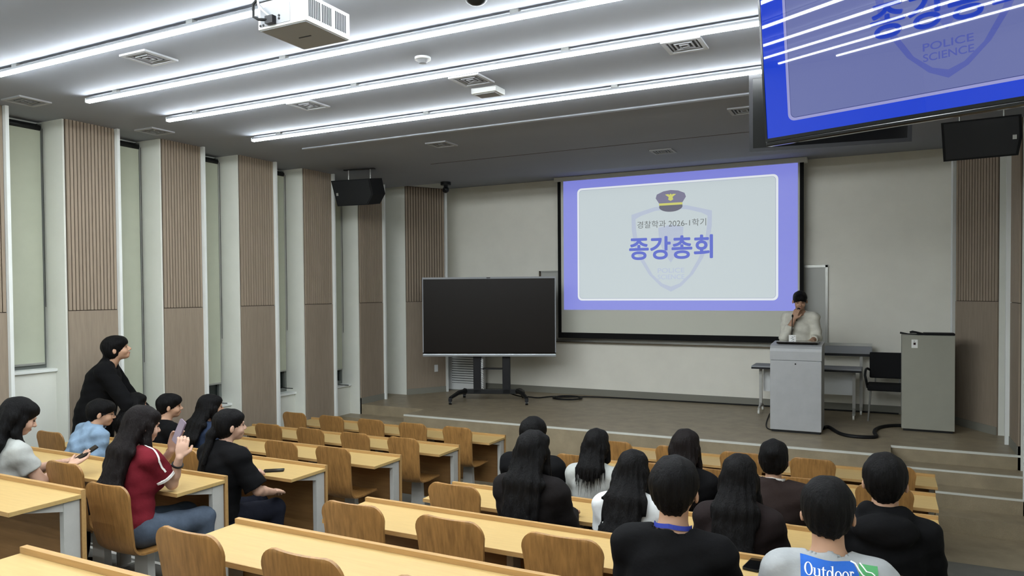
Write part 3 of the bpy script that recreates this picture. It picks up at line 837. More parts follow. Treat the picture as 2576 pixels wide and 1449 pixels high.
bm = tube(B(), [(-0.20, 0.03, 0.030), (-0.17, 0.03, 0.036), (-0.13, 0.03, 0.032), (-0.05, 0.03, 0.018), (0.05, 0.03, 0.012)], [0.012, 0.016, 0.012, 0.007, 0.007], 8); obj('cable', bm, 'cable_black', r, smooth=True)
bxo('cloth', (-0.05, 0.29, -0.06, 0.16, 0.0, 0.028), 'black_matte', r, bev=0.01)
r2 = bxo('cloth', (-0.12, 0.10, -0.04, 0.14, 0.0, 0.014), 'black_matte', r, bev=0.005)

# folding tables behind the lectern
def fold_table(loc, x0, x1, h, label, top_only=False):
    r = root('folding_table', loc, 0, label, 'table')
    bxo('tabletop', (x0, x1, -0.22, 0.22, h-0.03, h), 'grey_plastic', r, bev=0.006)
    bxo('edge_trim', (x0, x1, -0.225, -0.215, h-0.045, h-0.02), 'dark_metal', r)
    bxo('modesty_panel', (x0+0.12, x1-0.12, 0.10, 0.115, h-0.40, h-0.08), 'white_plastic', r)
    for x in (x0+0.10, x1-0.10):
        bxo('leg', (x-0.02, x+0.02, -0.02, 0.03, 0.10, h-0.03), 'steel_grey', r)
        bm = tube(B(), [(x, -0.20, 0.075), (x, 0.0, 0.13), (x, 0.20, 0.075)], 0.018, 8); obj('foot', bm, 'steel_grey', r)
        for y in (-0.20, 0.20):
            obj('caster', cyl(B(), (x-0.012, y, 0.032), (x+0.012, y, 0.032), 0.032, n=14), 'rubber_white', r)
            bxo('caster_stem', (x-0.008, x+0.008, y-0.008, y+0.008, 0.03, 0.08), 'steel_grey', r)
    return r
fold_table((-1.0, 11.22, STAGE), -0.70, 0.74, 0.70, 'grey folding table on white casters behind the lectern')
r = root('flipped_table', (-0.62, 11.62, STAGE), 0, 'second table with flipped-up grey top against the front wall', 'table')
bxo('tabletop', (-0.55, 0.48, -0.015, 0.015, 0.83, 1.01), 'grey_plastic', r, bev=0.006)
bxo('edge_trim', (-0.55, 0.47, -0.03, -0.015, 0.83, 0.865), 'dark_metal', r)
bxo('edge_trim', (-0.55, 0.48, -0.025, 0.02, 0.975, 1.015), 'alu', r)
for x in (-0.40, 0.34):
    bxo('leg', (x-0.02, x+0.02, -0.02, 0.03, 0.06, 0.84), 'steel_grey', r)
    bm = tube(B(), [(x, -0.11, 0.055), (x, 0.0, 0.09), (x, 0.11, 0.055)], 0.016, 8); obj('foot', bm, 'steel_grey', r)
    for y in (-0.11, 0.11):
        obj('caster', cyl(B(), (x-0.012, y, 0.03), (x+0.012, y, 0.03), 0.03, n=14), 'rubber_white', r)

# black armchair by the rack
r = root('office_chair', (0.055, 11.22, STAGE), 0, 'black padded chair with armrests between lectern and grey cabinet', 'chair')
bxo('seat', (-0.245, 0.235, -0.25, 0.20, 0.42, 0.495), 'black_matte', r, bev=0.02)
bm = B(); box(bm, -0.225, 0.225, -0.02, 0.025, 0.0, 0.36, bev=0.018)
o = obj('backrest', bm, 'black_matte', r); o.location = (0, 0.20, 0.55); o.rotation_euler = (math.radians(-8), 0, 0)
for s in (-1, 1):
    for y, ytop in ((-0.20, -0.16), (0.24, 0.18)):
        bm = tube(B(), [(0.205*s, ytop, 0.43), (0.235*s, y, 0.0)], 0.012, 8); obj('leg', bm, 'alu', r)
    bm = tube(B(), [(0.24*s, -0.17, 0.45), (0.275*s, -0.17, 0.62), (0.270*s, -0.14, 0.675), (0.265*s, -0.02, 0.69), (0.25*s, 0.14, 0.685), (0.22*s, 0.21, 0.66)], 0.016, 8); obj('armrest', bm, 'black_plastic', r, smooth=True)
    bm = tube(B(), [(0.15*s, 0.16, 0.46), (0.15*s, 0.22, 0.52), (0.15*s, 0.235, 0.60)], 0.010, 8); obj('back_support', bm, 'alu', r)

# cables on the stage floor
def cable(name, pts, rad, m, label):
    c = bpy.data.curves.new(name, 'CURVE'); c.dimensions = '3D'; c.bevel_depth = rad; c.bevel_resolution = 2
    sp = c.splines.new('NURBS'); sp.points.add(len(pts)-1)
    for p, q in zip(sp.points, pts): p.co = (*q, 1)
    sp.use_endpoint_u = True; sp.order_u = 4; c.resolution_u = 6
    o = bpy.data.objects.new(name, c)
    COL.objects.link(o)
    me = bpy.data.meshes.new_from_object(o.evaluated_get(bpy.context.evaluated_depsgraph_get()))
    bpy.data.objects.remove(o)
    o = obj(name, me, m, None, True)
    me.materials.clear(); me.materials.append(MATS[m])
    return tag(o, label, 'cable')
z = STAGE+0.016
pts = [(-5.50, 10.75, 0.75), (-5.45, 10.95, z+0.02), (-5.36, 11.18, z), (-5.13, 11.04, z), (-5.06, 11.27, z)]
for q in range(0, 28):
    aa = math.pi*0.8+q*2*math.pi/12.5
    pts.append((-4.71+0.24*math.cos(aa)+0.008*q/4, 11.27+0.20*math.sin(aa), z+0.004*(q/9)))
pts += [(-4.5, 11.55, z), (-4.12, 11.60, z), (-3.57, 11.66, z), (-2.6, 11.70, z), (-1.9, 11.72, z), (-1.5, 11.74, z), (0.2, 11.76, z)]
cable('floor_cable', pts, 0.011, 'cable_black', 'black cable coiled beside the display stand and running along the front wall')
pts = [(-0.674, 10.1, z+0.01), (-0.66, 10.3, z), (-0.60, 10.25, z), (-0.50, 9.85, z), (-0.35, 9.68, z), (-0.13, 9.72, z), (-0.05, 9.80, z), (-0.10, 10.05, z), (-0.09, 10.35, z), (0.02, 10.64, z), (0.16, 10.72, z), (0.215, 10.74, z)]
cable('cable_duct', pts, 0.024, 'cable_black', 'thick black cable hose on the floor between lectern and grey cabinet')
pts = [(-1.45, 11.02, z), (-1.42, 10.5, z-0.008), (-1.39, 10.2, z-0.008), (-1.34, 9.85, z-0.008), (-1.27, 9.80, z-0.008)]
cable('thin_cable', pts, 0.007, 'cable_black', 'thin black cable on the floor left of the lectern')

# phones lying on desks
def phone(loc, rot, label, parent=None, screen='black_gloss', case='black_plastic'):
    r = root('phone', loc, 0, label, 'phone')
    r.rotation_euler = rot
    bm = prism(B(), rrect(-0.037, 0.037, -0.077, 0.077, 0.010), 0.009); obj('case', bm, case, r)
    bm = prism(B(), rrect(-0.034, 0.034, -0.074, 0.074, 0.008), 0.0012, Matrix.Translation((0, 0, 0.0085))); obj('display', bm, screen, r)
    bm = prism(B(), rrect(-0.032, -0.008, 0.040, 0.072, 0.007), 0.002, Matrix.Translation((0, 0, -0.002))); obj('camera_bump', bm, 'dark_metal', r)
    return r
phone((-4.265, 4.262, RZ[3]-0.019), (0, 0, math.radians(-52)), 'dark phone lying on the fourth row desk of the left block')
phone((-0.515, 3.445, RZ[2]-0.019), (0, 0, math.radians(-8)), 'black phone lying on the desk beside the person in black tee with blue lanyard')

# ================================================================= PEOPLE
# bodies, hair and clothes are polygonised from blended distance fields
class Field:
    def __init__(s, lo, hi, h, fine=()):
        s.ax = []
        for a in range(3):
            x = lo[a]; out = [x]
            while x < hi[a]:
                st = h
                for flo, fhi, fh in fine:
                    if flo[a]-h*0.6 <= x <= fhi[a]: st = min(st, fh)
                x += st; out.append(x)
            s.ax.append(np.array(out, np.float32))
        s.F = np.full([len(a) for a in s.ax], 0.25, np.float32)
    def region(s, lo, hi):
        sl = []; co = []
        for a in range(3):
            i0 = max(0, int(np.searchsorted(s.ax[a], lo[a]))-1); i1 = min(len(s.ax[a]), int(np.searchsorted(s.ax[a], hi[a]))+1)
            if i1 <= i0: return None, None
            sl.append(slice(i0, i1)); sh = [1, 1, 1]; sh[a] = i1-i0; co.append(s.ax[a][i0:i1].reshape(sh))
        return tuple(sl), co
    def add(s, prim, k=0.02, infl=0.0):
        fn, lo, hi = prim
        p = 0.04+k+infl
        sl, co = s.region(np.array(lo)-p, np.array(hi)+p)
        if sl is None: return s
        d = (fn(*co)-infl).astype(np.float32); f = s.F[sl]
        if k > 0:
            h = np.clip(0.5+0.5*(d-f)/k, 0, 1); s.F[sl] = d*(1-h)+f*h-k*h*(1-h)
        else: s.F[sl] = np.minimum(f, d)
        return s
    def sub(s, prim, k=0.01, infl=0.0):
        fn, lo, hi = prim
        p = 0.05+k+infl
        sl, co = s.region(np.array(lo)-p, np.array(hi)+p)
        if sl is None: return s
        d = -(fn(*co)-infl).astype(np.float32); f = s.F[sl]
        if k > 0:
            h = np.clip(0.5-0.5*(d-f)/k, 0, 1); s.F[sl] = d*(1-h)+f*h+k*h*(1-h)
        else: s.F[sl] = np.maximum(f, d)
        return s
    def cut(s, n, c):
        """keep the side where n.p < c"""
        X, Y, Z = (s.ax[0].reshape(-1, 1, 1), s.ax[1].reshape(1, -1, 1), s.ax[2].reshape(1, 1, -1))
        s.F = np.maximum(s.F, (n[0]*X+n[1]*Y+n[2]*Z-c).astype(np.float32)); return s
    def wobble(s, fn):
        X, Y, Z = (s.ax[0].reshape(-1, 1, 1), s.ax[1].reshape(1, -1, 1), s.ax[2].reshape(1, 1, -1))
        s.F = s.F + fn(X, Y, Z).astype(np.float32); return s
    def mesh(s, name):
        F = s.F; F[0] = F[-1] = 0.1; F[:, 0] = F[:, -1] = 0.1; F[:, :, 0] = F[:, :, -1] = 0.1
        ins = F < 0
        nx, ny, nz = F.shape
        cnt = np.zeros((nx-1, ny-1, nz-1), np.int8)
        for i in (0, 1):
            for j in (0, 1):
                for k in (0, 1): cnt += ins[i:nx-1+i, j:ny-1+j, k:nz-1+k]
        act = (cnt > 0) & (cnt < 8)
        I, J, K = np.nonzero(act)
        idx = np.full(act.shape, -1, np.int64); idx[I, J, K] = np.arange(len(I))
        pos = np.zeros((len(I), 3)); num = np.zeros(len(I))
        cs = [(a, b, c) for a in (0, 1) for b in (0, 1) for c in (0, 1)]
        for a in cs:
            for ax in range(3):
                if a[ax]: continue
                b = list(a); b[ax] = 1
                f0 = F[I+a[0], J+a[1], K+a[2]]; f1 = F[I+b[0], J+b[1], K+b[2]]
                m = (f0 < 0) != (f1 < 0)
                t = np.where(m, f0/np.where(m, f0-f1, 1), 0)
                p0 = np.stack([s.ax[0][I+a[0]], s.ax[1][J+a[1]], s.ax[2][K+a[2]]], 1).astype(float)
                p1 = np.stack([s.ax[0][I+b[0]], s.ax[1][J+b[1]], s.ax[2][K+b[2]]], 1)
                pos += (p0+(p1-p0)*t[:, None])*m[:, None]; num += m
        pos /= num[:, None]
        quads = []
        for ax in range(3):
            sl0 = [slice(1, -1)]*3; sl1 = [slice(1, -1)]*3
            sl0[ax] = slice(0, -1); sl1[ax] = slice(1, None)
            A = ins[tuple(sl0)]; Bq = ins[tuple(sl1)]
            ch = np.nonzero(A != Bq)
            g = [ch[0]+(0 if ax == 0 else 1), ch[1]+(0 if ax == 1 else 1), ch[2]+(0 if ax == 2 else 1)]
            o1, o2 = (ax+1) % 3, (ax+2) % 3
            def cell(d1, d2):
                q = [g[0].copy(), g[1].copy(), g[2].copy()]; q[o1] = q[o1]-d1; q[o2] = q[o2]-d2; return idx[q[0], q[1], q[2]]
            Q = np.stack([cell(1, 1), cell(0, 1), cell(0, 0), cell(1, 0)], 1)
            fl = ~A[ch]
            Q[fl] = Q[fl][:, ::-1]
            quads.append(Q)
        Q = np.concatenate(quads); Q = Q[(Q >= 0).all(1)]
        me = bpy.data.meshes.new(name)
        me.vertices.add(len(pos)); me.vertices.foreach_set('co', pos.astype(np.float32).ravel())
        me.loops.add(Q.size); me.loops.foreach_set('vertex_index', Q.astype(np.int32).ravel())
        me.polygons.add(len(Q)); me.polygons.foreach_set('loop_start', np.arange(0, Q.size, 4, dtype=np.int32))
        me.polygons.foreach_set('use_smooth', np.ones(len(Q), bool))
        me.update(calc_edges=True); me.validate()
        return me

V3 = lambda *a: np.array(a, float)
def nrmz(v): return v/np.linalg.norm(v)
def cone(a, b, ra, rb, sc=None, flat=False):
    """tapered capsule; sc scales space to flatten it; flat cuts the far end square"""
    a = np.array(a, float); b = np.array(b, float); S = np.ones(3) if sc is None else np.array(sc, float)
    A, Bp = a*S, b*S; ba = Bp-A; l2 = ba@ba
    def fn(X, Y, Z):
        px, py, pz = X*S[0]-A[0], Y*S[1]-A[1], Z*S[2]-A[2]
        t0 = (px*ba[0]+py*ba[1]+pz*ba[2])/l2; t = np.clip(t0, 0, 1)
        d = np.sqrt((px-ba[0]*t)**2+(py-ba[1]*t)**2+(pz-ba[2]*t)**2)-(ra+(rb-ra)*t)
        if flat: d = np.maximum(d, (t0-1)*math.sqrt(l2))
        return d
    rad = np.maximum(ra, rb)/S
    return fn, np.minimum(a, b)-rad, np.maximum(a, b)+rad
def ell(c, r, R=None):
    c = np.array(c, float); r = np.array(r, float); Rm = np.eye(3) if R is None else R
    def fn(X, Y, Z):
        x, y, z = X-c[0], Y-c[1], Z-c[2]
        q = [Rm[0, i]*x+Rm[1, i]*y+Rm[2, i]*z for i in range(3)]
        k0 = np.sqrt((q[0]/r[0])**2+(q[1]/r[1])**2+(q[2]/r[2])**2)
        k1 = np.sqrt((q[0]/r[0]**2)**2+(q[1]/r[1]**2)**2+(q[2]/r[2]**2)**2)
        return k0*(k0-1)/np.maximum(k1, 1e-6)
    m = r.max()
    return fn, c-m, c+m
def rotm(yaw, pitch=0, roll=0):
    y, p, r = (math.radians(v) for v in (yaw, pitch, roll))
    Rz = np.array([[math.cos(y), -math.sin(y), 0], [math.sin(y), math.cos(y), 0], [0, 0, 1]])
    Rx = np.array([[1, 0, 0], [0, math.cos(p), -math.sin(p)], [0, math.sin(p), math.cos(p)]])
    Ry = np.array([[math.cos(r), 0, math.sin(r)], [0, 1, 0], [-math.sin(r), 0, math.cos(r)]])
    return Rz@Rx@Ry

mat('skin', srgb(176, 138, 113), 0.55, noise=0.05, nscale=9, spec=0.3)
mat('skin_pale', srgb(190, 153, 132), 0.55, noise=0.05, nscale=9, spec=0.3)
mat('hair_black', srgb(9, 8, 9), 0.55, noise=0.4, nscale=14, stretch=(9, 9, 0.6), bump=1.0, spec=0.14)
mat('hair_brown', srgb(19, 13, 13), 0.55, noise=0.4, nscale=14, stretch=(9, 9, 0.6), bump=1.0, spec=0.16)
def cloth(name, c, noise=0.08): mat(name, c, 0.9, noise=noise, nscale=12, bump=0.25, bscale=35, spec=0.15)
cloth('cloth_black', srgb(10, 10, 12)); cloth('cloth_black_warm', srgb(22, 19, 19)); cloth('cloth_brown', srgb(42, 33, 31)); cloth('cloth_darkbrown', srgb(32, 25, 25))
cloth('cloth_red', srgb(104, 26, 36)); cloth('cloth_white', srgb(208, 210, 210)); cloth('cloth_grey', srgb(158, 161, 162)); cloth('cloth_lightgrey', srgb(164, 166, 162))
cloth('cloth_denim_light', srgb(122, 144, 166), 0.18); cloth('cloth_navy', srgb(36, 46, 66)); cloth('cloth_jeans', srgb(74, 84, 98), 0.2); cloth('cloth_dark', srgb(24, 26, 36))
cloth('cloth_cream', srgb(205, 202, 190))
mat('lip', srgb(165, 100, 92), 0.5); mat('eye_dark', srgb(18, 14, 12), 0.2); mat('shoe', srgb(40, 40, 42), 0.6); mat('lanyard_blue', srgb(52, 66, 160), 0.7); mat('sole_white', srgb(210, 210, 205), 0.6)
mat('trim_white', srgb(232, 228, 224), 0.8); mat('phone_purple', srgb(120, 104, 118), 0.4); mat('phone_lit', srgb(120, 110, 120), 0.15, emit=srgb(150, 140, 150), estr=0.25)

def person(label, loc, yaw, sp):
    """loc: floor point under the hips, yaw: degrees counter-clockwise from facing the stage"""
    R0 = root('person', loc, math.radians(yaw), label, 'person')
    s = sp.get('s', 1.0); fem = sp.get('fem', False)
    sit = sp.get('sit', True); lean = math.radians(sp.get('lean', 6)); side = math.radians(sp.get('side', 0))
    hz = sp.get('hz', 0.545 if sit else 0.92*s)
    P = V3(sp.get('hx', 0), sp.get('hy', 0), hz)
    u = nrmz(V3(math.sin(side), math.sin(lean)*math.cos(side), math.cos(lean)*math.cos(side)))
    ux = nrmz(V3(math.cos(side), 0, -math.sin(side)))
    tw = math.radians(sp.get('twist', 0)); uf = np.cross(u, ux)
    uxs = ux*math.cos(tw)+uf*math.sin(tw); ufs = np.cross(u, uxs)
    RT = np.stack([ux, uf, u], 1); RS = np.stack([uxs, ufs, u], 1)
    sw = (0.150 if fem else 0.172)*s*sp.get('sw', 1.0)
    wd = (0.88 if fem else 1.0)*s*sp.get('wd', 1.0)
    T = lambda t, f=0.0, x=0.0: P+u*t*s+ufs*f+uxs*x
    N = T(0.490)
    S = {'L': T(0.412, 0.0, -sw), 'R': T(0.412, 0.0, sw)}
    H = N + u*0.045*s + V3(0, 0, 0.105*s) + ufs*sp.get('hf', 0.035) + uxs*sp.get('hs', 0.0)
    RH = rotm(*sp.get('head', (0, 0, 0)))
    hs_ = s*sp.get('headscale', 1.0)
    h_ = lambda x, y, z: H+RH@(V3(x, y, z)*hs_)
    torso = [ell(P+V3(0, -0.01, 0), V3(0.172, 0.125, 0.125)*wd, RT), ell(T(0.13), V3(0.140, 0.105, 0.15)*wd, RT), ell(T(0.28, 0.005), V3(0.155, 0.112, 0.17)*wd, RS),
             cone(S['L'], S['R'], 0.055*wd, 0.055*wd), ell(T(0.35, -0.02), V3(0.150, 0.085, 0.10)*wd, RS),
             cone(T(0.468, -0.012), S['L']+u*0.004, 0.044*s, 0.042*s), cone(T(0.468, -0.012), S['R']+u*0.004, 0.044*s, 0.042*s)]
    if fem: torso += [ell(T(0.28, 0.085, x), V3(0.055, 0.045, 0.055)*s) for x in (-0.065, 0.065)]
    # arms
    arms = {}
    for q, sg in (('L', -1), ('R', 1)):
        a = sp.get('arm'+q)
        if a is None:
            e = V3(sg*(sw+0.035), P[1]+0.14, hz+0.20*s); w = V3(sg*0.13, P[1]+0.33, 0.775); fd = nrmz(V3(-sg*0.5, 0.85, -0.05)); pn = V3(0, 0, -1)
            if not sit: e = S[q]+V3(sg*0.06, 0.03, -0.28*s); w = e+V3(-sg*0.02, 0.10, -0.24*s); fd = V3(0, 0.15, -1); pn = V3(-sg, 0, 0)
            cu = 0.5
        else:
            e, w, fd, pn = (np.array(v, float) for v in a[:4]); cu = a[4] if len(a) > 4 else 0.5
        arms[q] = (e, w, nrmz(fd), nrmz(pn), cu)
    legs = {}
    for q, sg in (('L', -1), ('R', 1)):
        lg = sp.get('leg'+q)
        hp = P+V3(sg*0.085*s, 0.02, -0.03)
        if lg is not None: kn, an = (np.array(v, float) for v in lg)
        elif sit: kn = V3(sg*0.10+P[0], P[1]+0.43*s, 0.50); an = V3(sg*0.10+P[0], P[1]+0.40*s, 0.085)
        else: kn = V3(sg*0.10, P[1]*0.4+0.04, 0.50*s); an = V3(sg*0.11, 0.0, 0.085)
        legs[q] = (hp, kn, an, an+V3(0.015*sg, 0.155, -0.045))
    # ---- body
    allp = [H+V3(0, 0, 0.2), H-V3(0.2, 0.2, 0.2), H+V3(0.2, 0.2, 0), P-V3(0.25, 0.25, 0.2)]+[v for q in 'LR' for v in (S[q], *arms[q][:2], arms[q][1]+arms[q][2]*0.24, *legs[q][1:])]
    lo = np.min(allp, 0)-0.10; hi = np.max(allp, 0)+0.10; lo[2] = -0.02
    fine = [(H-V3(.13, .13, .14), H+V3(.13, .13, .13), sp.get('hv', 0.009))]
    for q in 'LR':
        if sp.get('hands', 'LR').find(q) >= 0:
            c = arms[q][1]+arms[q][2]*0.09; fine.append((c-0.11, c+0.11, 0.0058))
    f = Field(lo, hi, 0.0125, fine)
    for pr in torso: f.add(pr, 0.035)
    f.add(cone(T(0.43, -0.005), h_(0, -0.02, -0.06), 0.058*s*(0.88 if fem else 1), 0.053*s*(0.88 if fem else 1)), 0.025)
    hd = lambda c, r: ell(h_(*c), V3(*r)*hs_, RH)
    for c, r, k in (((0, -0.012, 0.02), (.074, .093, .086), .01), ((0, .028, -.035), (.060, .064, .078), .02), ((0, .060, -.090), (.030, .028, .024), .02),
                    ((0, .080, .012), (.048, .016, .012), .012), ((.036, .062, -.045), (.025, .022, .024), .02), ((-.036, .062, -.045), (.025, .022, .024), .02)):
        f.add(hd(c, r), k)
    for x in (-0.030, 0.030): f.sub(hd((x, .100, -.008), (.017, .014, .010)), .01)
    f.add(cone(h_(0, .088, -.004), h_(0, .108, -.036), .0075*hs_, .0125*hs_), .010)
    for x in (-.012, .012): f.add(hd((x, .098, -.042), (.008, .009, .007)), .006)
    f.add(hd((0, .090, -.062), (.022, .010, .006)), .006); f.add(hd((0, .088, -.075), (.020, .010, .007)), .006)
    for sg in (-1, 1):
        f.add(ell(h_(sg*.083, -.014, -.020), V3(.010, .018, .028)*hs_, RH@rotm(sg*22, -12, 0)), .006)
        f.sub(ell(h_(sg*.092, -.004, -.017), V3(.005, .010, .016)*hs_, RH), .004)
    af = 0.86 if fem else 1.0
    for q, sg in (('L', -1), ('R', 1)):
        e, w, fd, pn, cu = arms[q]
        f.add(cone(S[q], e, .053*s*af, .041*s*af), .03); f.add(cone(e, e+(w-e)*0.35, .041*s*af, .040*s*af), .015); f.add(cone(e+(w-e)*0.35, w, .040*s*af, .027*s*af), .015)
        sd = nrmz(np.cross(fd, pn))*(-sg)      # towards the thumb
        pn = nrmz(np.cross(sd*(-sg), fd))*1.0
        pc = w+fd*0.050*s
        RP = np.stack([sd, fd, np.cross(sd, fd)], 1)
        f.add(ell(pc, V3(.041, .054, .017)*s*(0.92 if fem else 1), RP), .014)
        pn_ = arms[q][3]
        for j, (off, ln) in enumerate(((.030, .068), (.010, .077), (-.010, .072), (-.029, .056))):
            b0 = w+fd*0.086*s+sd*off*s; c1 = math.radians(28*cu); c2 = math.radians(85*cu); c3 = math.radians(120*cu)
            d1 = fd*math.cos(c1)+pn_*math.sin(c1)+sd*off*1.2; d2 = fd*math.cos(c2)+pn_*math.sin(c2); d3 = fd*math.cos(c3)+pn_*math.sin(c3)
            b1 = b0+nrmz(d1)*ln*0.48*s; b2 = b1+d2*ln*0.32*s; b3 = b2+d3*ln*0.24*s
            f.add(cone(b0-fd*0.02, b1, .0098*s, .0090*s), .005); f.add(cone(b1, b2, .0090*s, .0083*s), .003); f.add(cone(b2, b3, .0083*s, .0072*s), .003)
        t0 = w+fd*0.028*s+sd*0.026*s; t1 = t0+nrmz(fd*0.6+sd*0.75+pn_*0.25)*0.042*s; t2 = t1+nrmz(fd*0.9+sd*0.25+pn_*0.35)*0.034*s
        f.add(cone(t0, t1, .0150*s, .0112*s), .010); f.add(cone(t1, t2, .0112*s, .0085*s), .004)
        hp, kn, an, toe = legs[q]
        f.add(cone(hp, kn, .088*s*(0.95 if fem else 1), .056*s), .04); f.add(cone(kn, kn+(an-kn)*0.3, .056*s, .054*s), .02); f.add(cone(kn+(an-kn)*0.3, an, .054*s, .036*s), .02)
        f.add(cone(an-V3(0, 0.02, 0.035), toe, .036*s, .028*s), .02)
    body = obj('body', f.mesh('body'), sp.get('skin', 'skin'), R0)
    # ---- eyes and mouth
    RHm = Matrix([list(r) for r in RH])
    for x in (-0.030, 0.030): obj('eye', ball(B(), h_(x, .0845, -.008), (.0115*hs_, .006*hs_, .0045*hs_), 10, 6, RHm), 'eye_dark', body, smooth=True)
    obj('mouth', ball(B(), h_(0, .0905, -.0685), (.020*hs_, .0095*hs_, .0065*hs_), 12, 6, RHm), 'lip', body, smooth=True)
    # ---- shirt
    sh = sp['shirt']; inf = sh.get('fit', 0.014)
    f = Field(lo, hi, 0.0115)
    for pr in torso: f.add(pr, 0.04, inf)
    slv = sh.get('sleeve', 'short')
    for q in 'LR':
        e, w = arms[q][:2]
        if slv == 'short': f.add(cone(S[q], S[q]+(e-S[q])*sh.get('slen', 0.72), .060*s*af+inf*0.6, .056*s*af+inf*sh.get('flare', 1.2), flat=True), .03)
        else:
            f.add(cone(S[q], e, .056*s*af+inf, .047*s*af+inf), .03)
            f.add(cone(e, e+(w-e)*sh.get('slen', 0.95), .047*s*af+inf, .034*s*af+inf*0.8, flat=True), .015)
    hem = sh.get('hem', -0.02)
    if not sit: f.cut((0, 0, -1), -(hz+hem))
    else: f.cut((0, 0, -1), -(hz+hem))
    if sh.get('collar'):
        f.add(cone(T(0.450, -0.012), N+u*0.030+ufs*0.01, .080*s, .066*s), .015)
    if sh.get('coat'):
        f.add(cone(T(0.30, -0.01), P+V3(0, -0.01, hem), .150*s, .175*s, sc=(.82, 1, 1)), .05)
    if sh.get('hood'):
        f.add(ell(T(0.435, -0.115), V3(.130, .062, .075)*s, RS), .03); f.add(cone(T(0.50, -0.03, -0.07), T(0.50, -0.03, 0.07), .045, .045), .03)
    f.sub(cone(T(0.462, 0.012), h_(0, -0.005, -0.05), sh.get('neck', .066)*s, sh.get('neck', .066)*s*1.05), .012)
    fo = sh.get('fold', 0.004); ph = random.uniform(0, 6)
    f.wobble(lambda X, Y, Z: fo*np.sin(38*(Z+0.6*np.abs(X-P[0])+0.3*Y)+ph)*np.sin(17*X+9*Y+ph*2)+fo*0.5*np.sin(71*Z-23*X+ph))
    shirt = obj('shirt', f.mesh('shirt'), sh['m'], R0)
    # ---- trousers and shoes
    f = Field(lo, hi, 0.0135)
    for pr in torso[:2]: f.add(pr, 0.04, 0.010)
    for q in 'LR':
        hp, kn, an, toe = legs[q]
        f.add(cone(hp, kn, .092*s+.010, .062*s+.010), .04); f.add(cone(kn, an+V3(0, 0, 0.02), .062*s+.012, .050*s+.014, flat=True), .02)
    f.cut((0, 0, 1), hz+0.075)
    f.wobble(lambda X, Y, Z: 0.004*np.sin(40*Y+25*Z+ph)*np.sin(31*X+ph))
    obj('trousers', f.mesh('trousers'), sp.get('pants', 'cloth_dark'), R0)
    for q in 'LR':
        hp, kn, an, toe = legs[q]
        f = Field(np.minimum(an, toe)-0.12, np.maximum(an, toe)+0.12, 0.011)
        f.add(cone(an-V3(0, 0.025, 0.025), toe, .045*s, .038*s), .02); f.cut((0, 0, -1), 0.0)
        obj('shoe', f.mesh('shoe'), 'shoe', R0)
    # ---- hair
    st = sp.get('hair', 'short'); hm = sp.get('hm', 'hair_black')
    v = sp.get('hvol', 1.0)
    lo2 = np.minimum(H-0.2, T(0.02)-0.26); hi2 = H+0.2; lo2[2] = min(lo2[2], P[2]) if st == 'long' else H[2]-0.26
    f = Field(lo2, hi2, 0.0085)
    f.add(hd((0, -.018, .030), (.087*v, .107*v, .092*v)), .02)
    nz_cut = sp.get('nape', -.085)
    if st in ('short', 'mop'):
        f.add(hd((0, -.062, -.022), (.070, .050, .072)), .03)
        if st == 'mop':
            f.add(hd((0, .050, .055), (.074, .056, .045)), .03); f.add(hd((0, .072, .030), (.062, .034, .035)), .02)
        f.sub(hd((0, .098, sp.get('fz', -.055)), (.078, .070, .086)), .012)
        for x in (-.100, .100): f.sub(hd((x, .006, -.042), (.034, .044, .048)), .012)
        n = RH@V3(0, 0.25, -1.0); n = nrmz(n); f.cut(n, n@h_(0, -0.06, nz_cut))
    elif st == 'bob':
        f.add(hd((0, -.050, -.030), (.088, .068, .075)), .03); f.add(hd((0, .045, .045), (.078, .062, .050)), .03)
        f.add(cone(h_(0, -.09, -.05), h_(0, -.145, -.085), .040, .012), .02)
        f.sub(hd((0, .100, -.062), (.085, .080, .078)), .012)
        for x in (-.100, .100): f.sub(hd((x, .036, -.068), (.032, .030, .044)), .012)
        n = nrmz(RH@V3(0, 0.15, -1.0)); f.cut(n, n@h_(0, -0.06, -.100))
    elif st in ('long', 'medium', 'tied', 'bun'):
        f.add(hd((0, -.050, -.020), (.084, .066, .080)), .03)
        f.add(hd((0, .035, .052), (.072, .060, .042)), .03)
        if st in ('long', 'medium'):
            L_ = sp.get('hlen', 0.42); wv = sp.get('hw', 1.0)
            b0 = h_(0, -.052, -.02); b1 = T(0.47, -0.105); b2 = T(max(0.47-L_*0.55, 0.05), -0.155); b3 = T(max(0.47-L_, 0.02), -0.150)
            off = uxs*sp.get('hsx', 0.0)
            f.add(cone(b0, b1, .058, .056, sc=(.60/wv, 1, 1)), .03)
            if st == 'long':
                f.add(cone(b1, b2+off*0.5, .052, .042, sc=(.43/wv, 1, 1)), .03); f.add(cone(b2+off*0.5, b3+off, .042, .026, sc=(.36/wv, 1, 1)), .03)
            else:
                f.add(cone(b1, T(0.42, -0.13), .050, .028, sc=(.50/wv, 1, 1)), .03)
            for sg in (-1, 1):
                g0 = h_(sg*.070, .015, -.01); g1 = h_(sg*.078, .005, -.11); g2 = T(0.40, sp.get('frontfall', 0.02), sg*sp.get('ffx', 0.105))
                f.add(cone(g0, g1, .026, .026), .02)
                if st == 'long':
                    f.add(cone(g1, g2+ufs*0.03, .028, .024), .02)
                    if sp.get('front', False): f.add(cone(g2+ufs*0.03, T(0.22, 0.10, sg*0.09), .026, .014), .02)
            f.sub(hd((0, .106, -.052), (.064, .075, .088)), .014)
        else:
            f.sub(hd((0, .100, -.055), (.076, .070, .084)), .012)
            for x in (-.095, .095): f.sub(hd((x, .015, -.050), (.030, .036, .050)), .012)
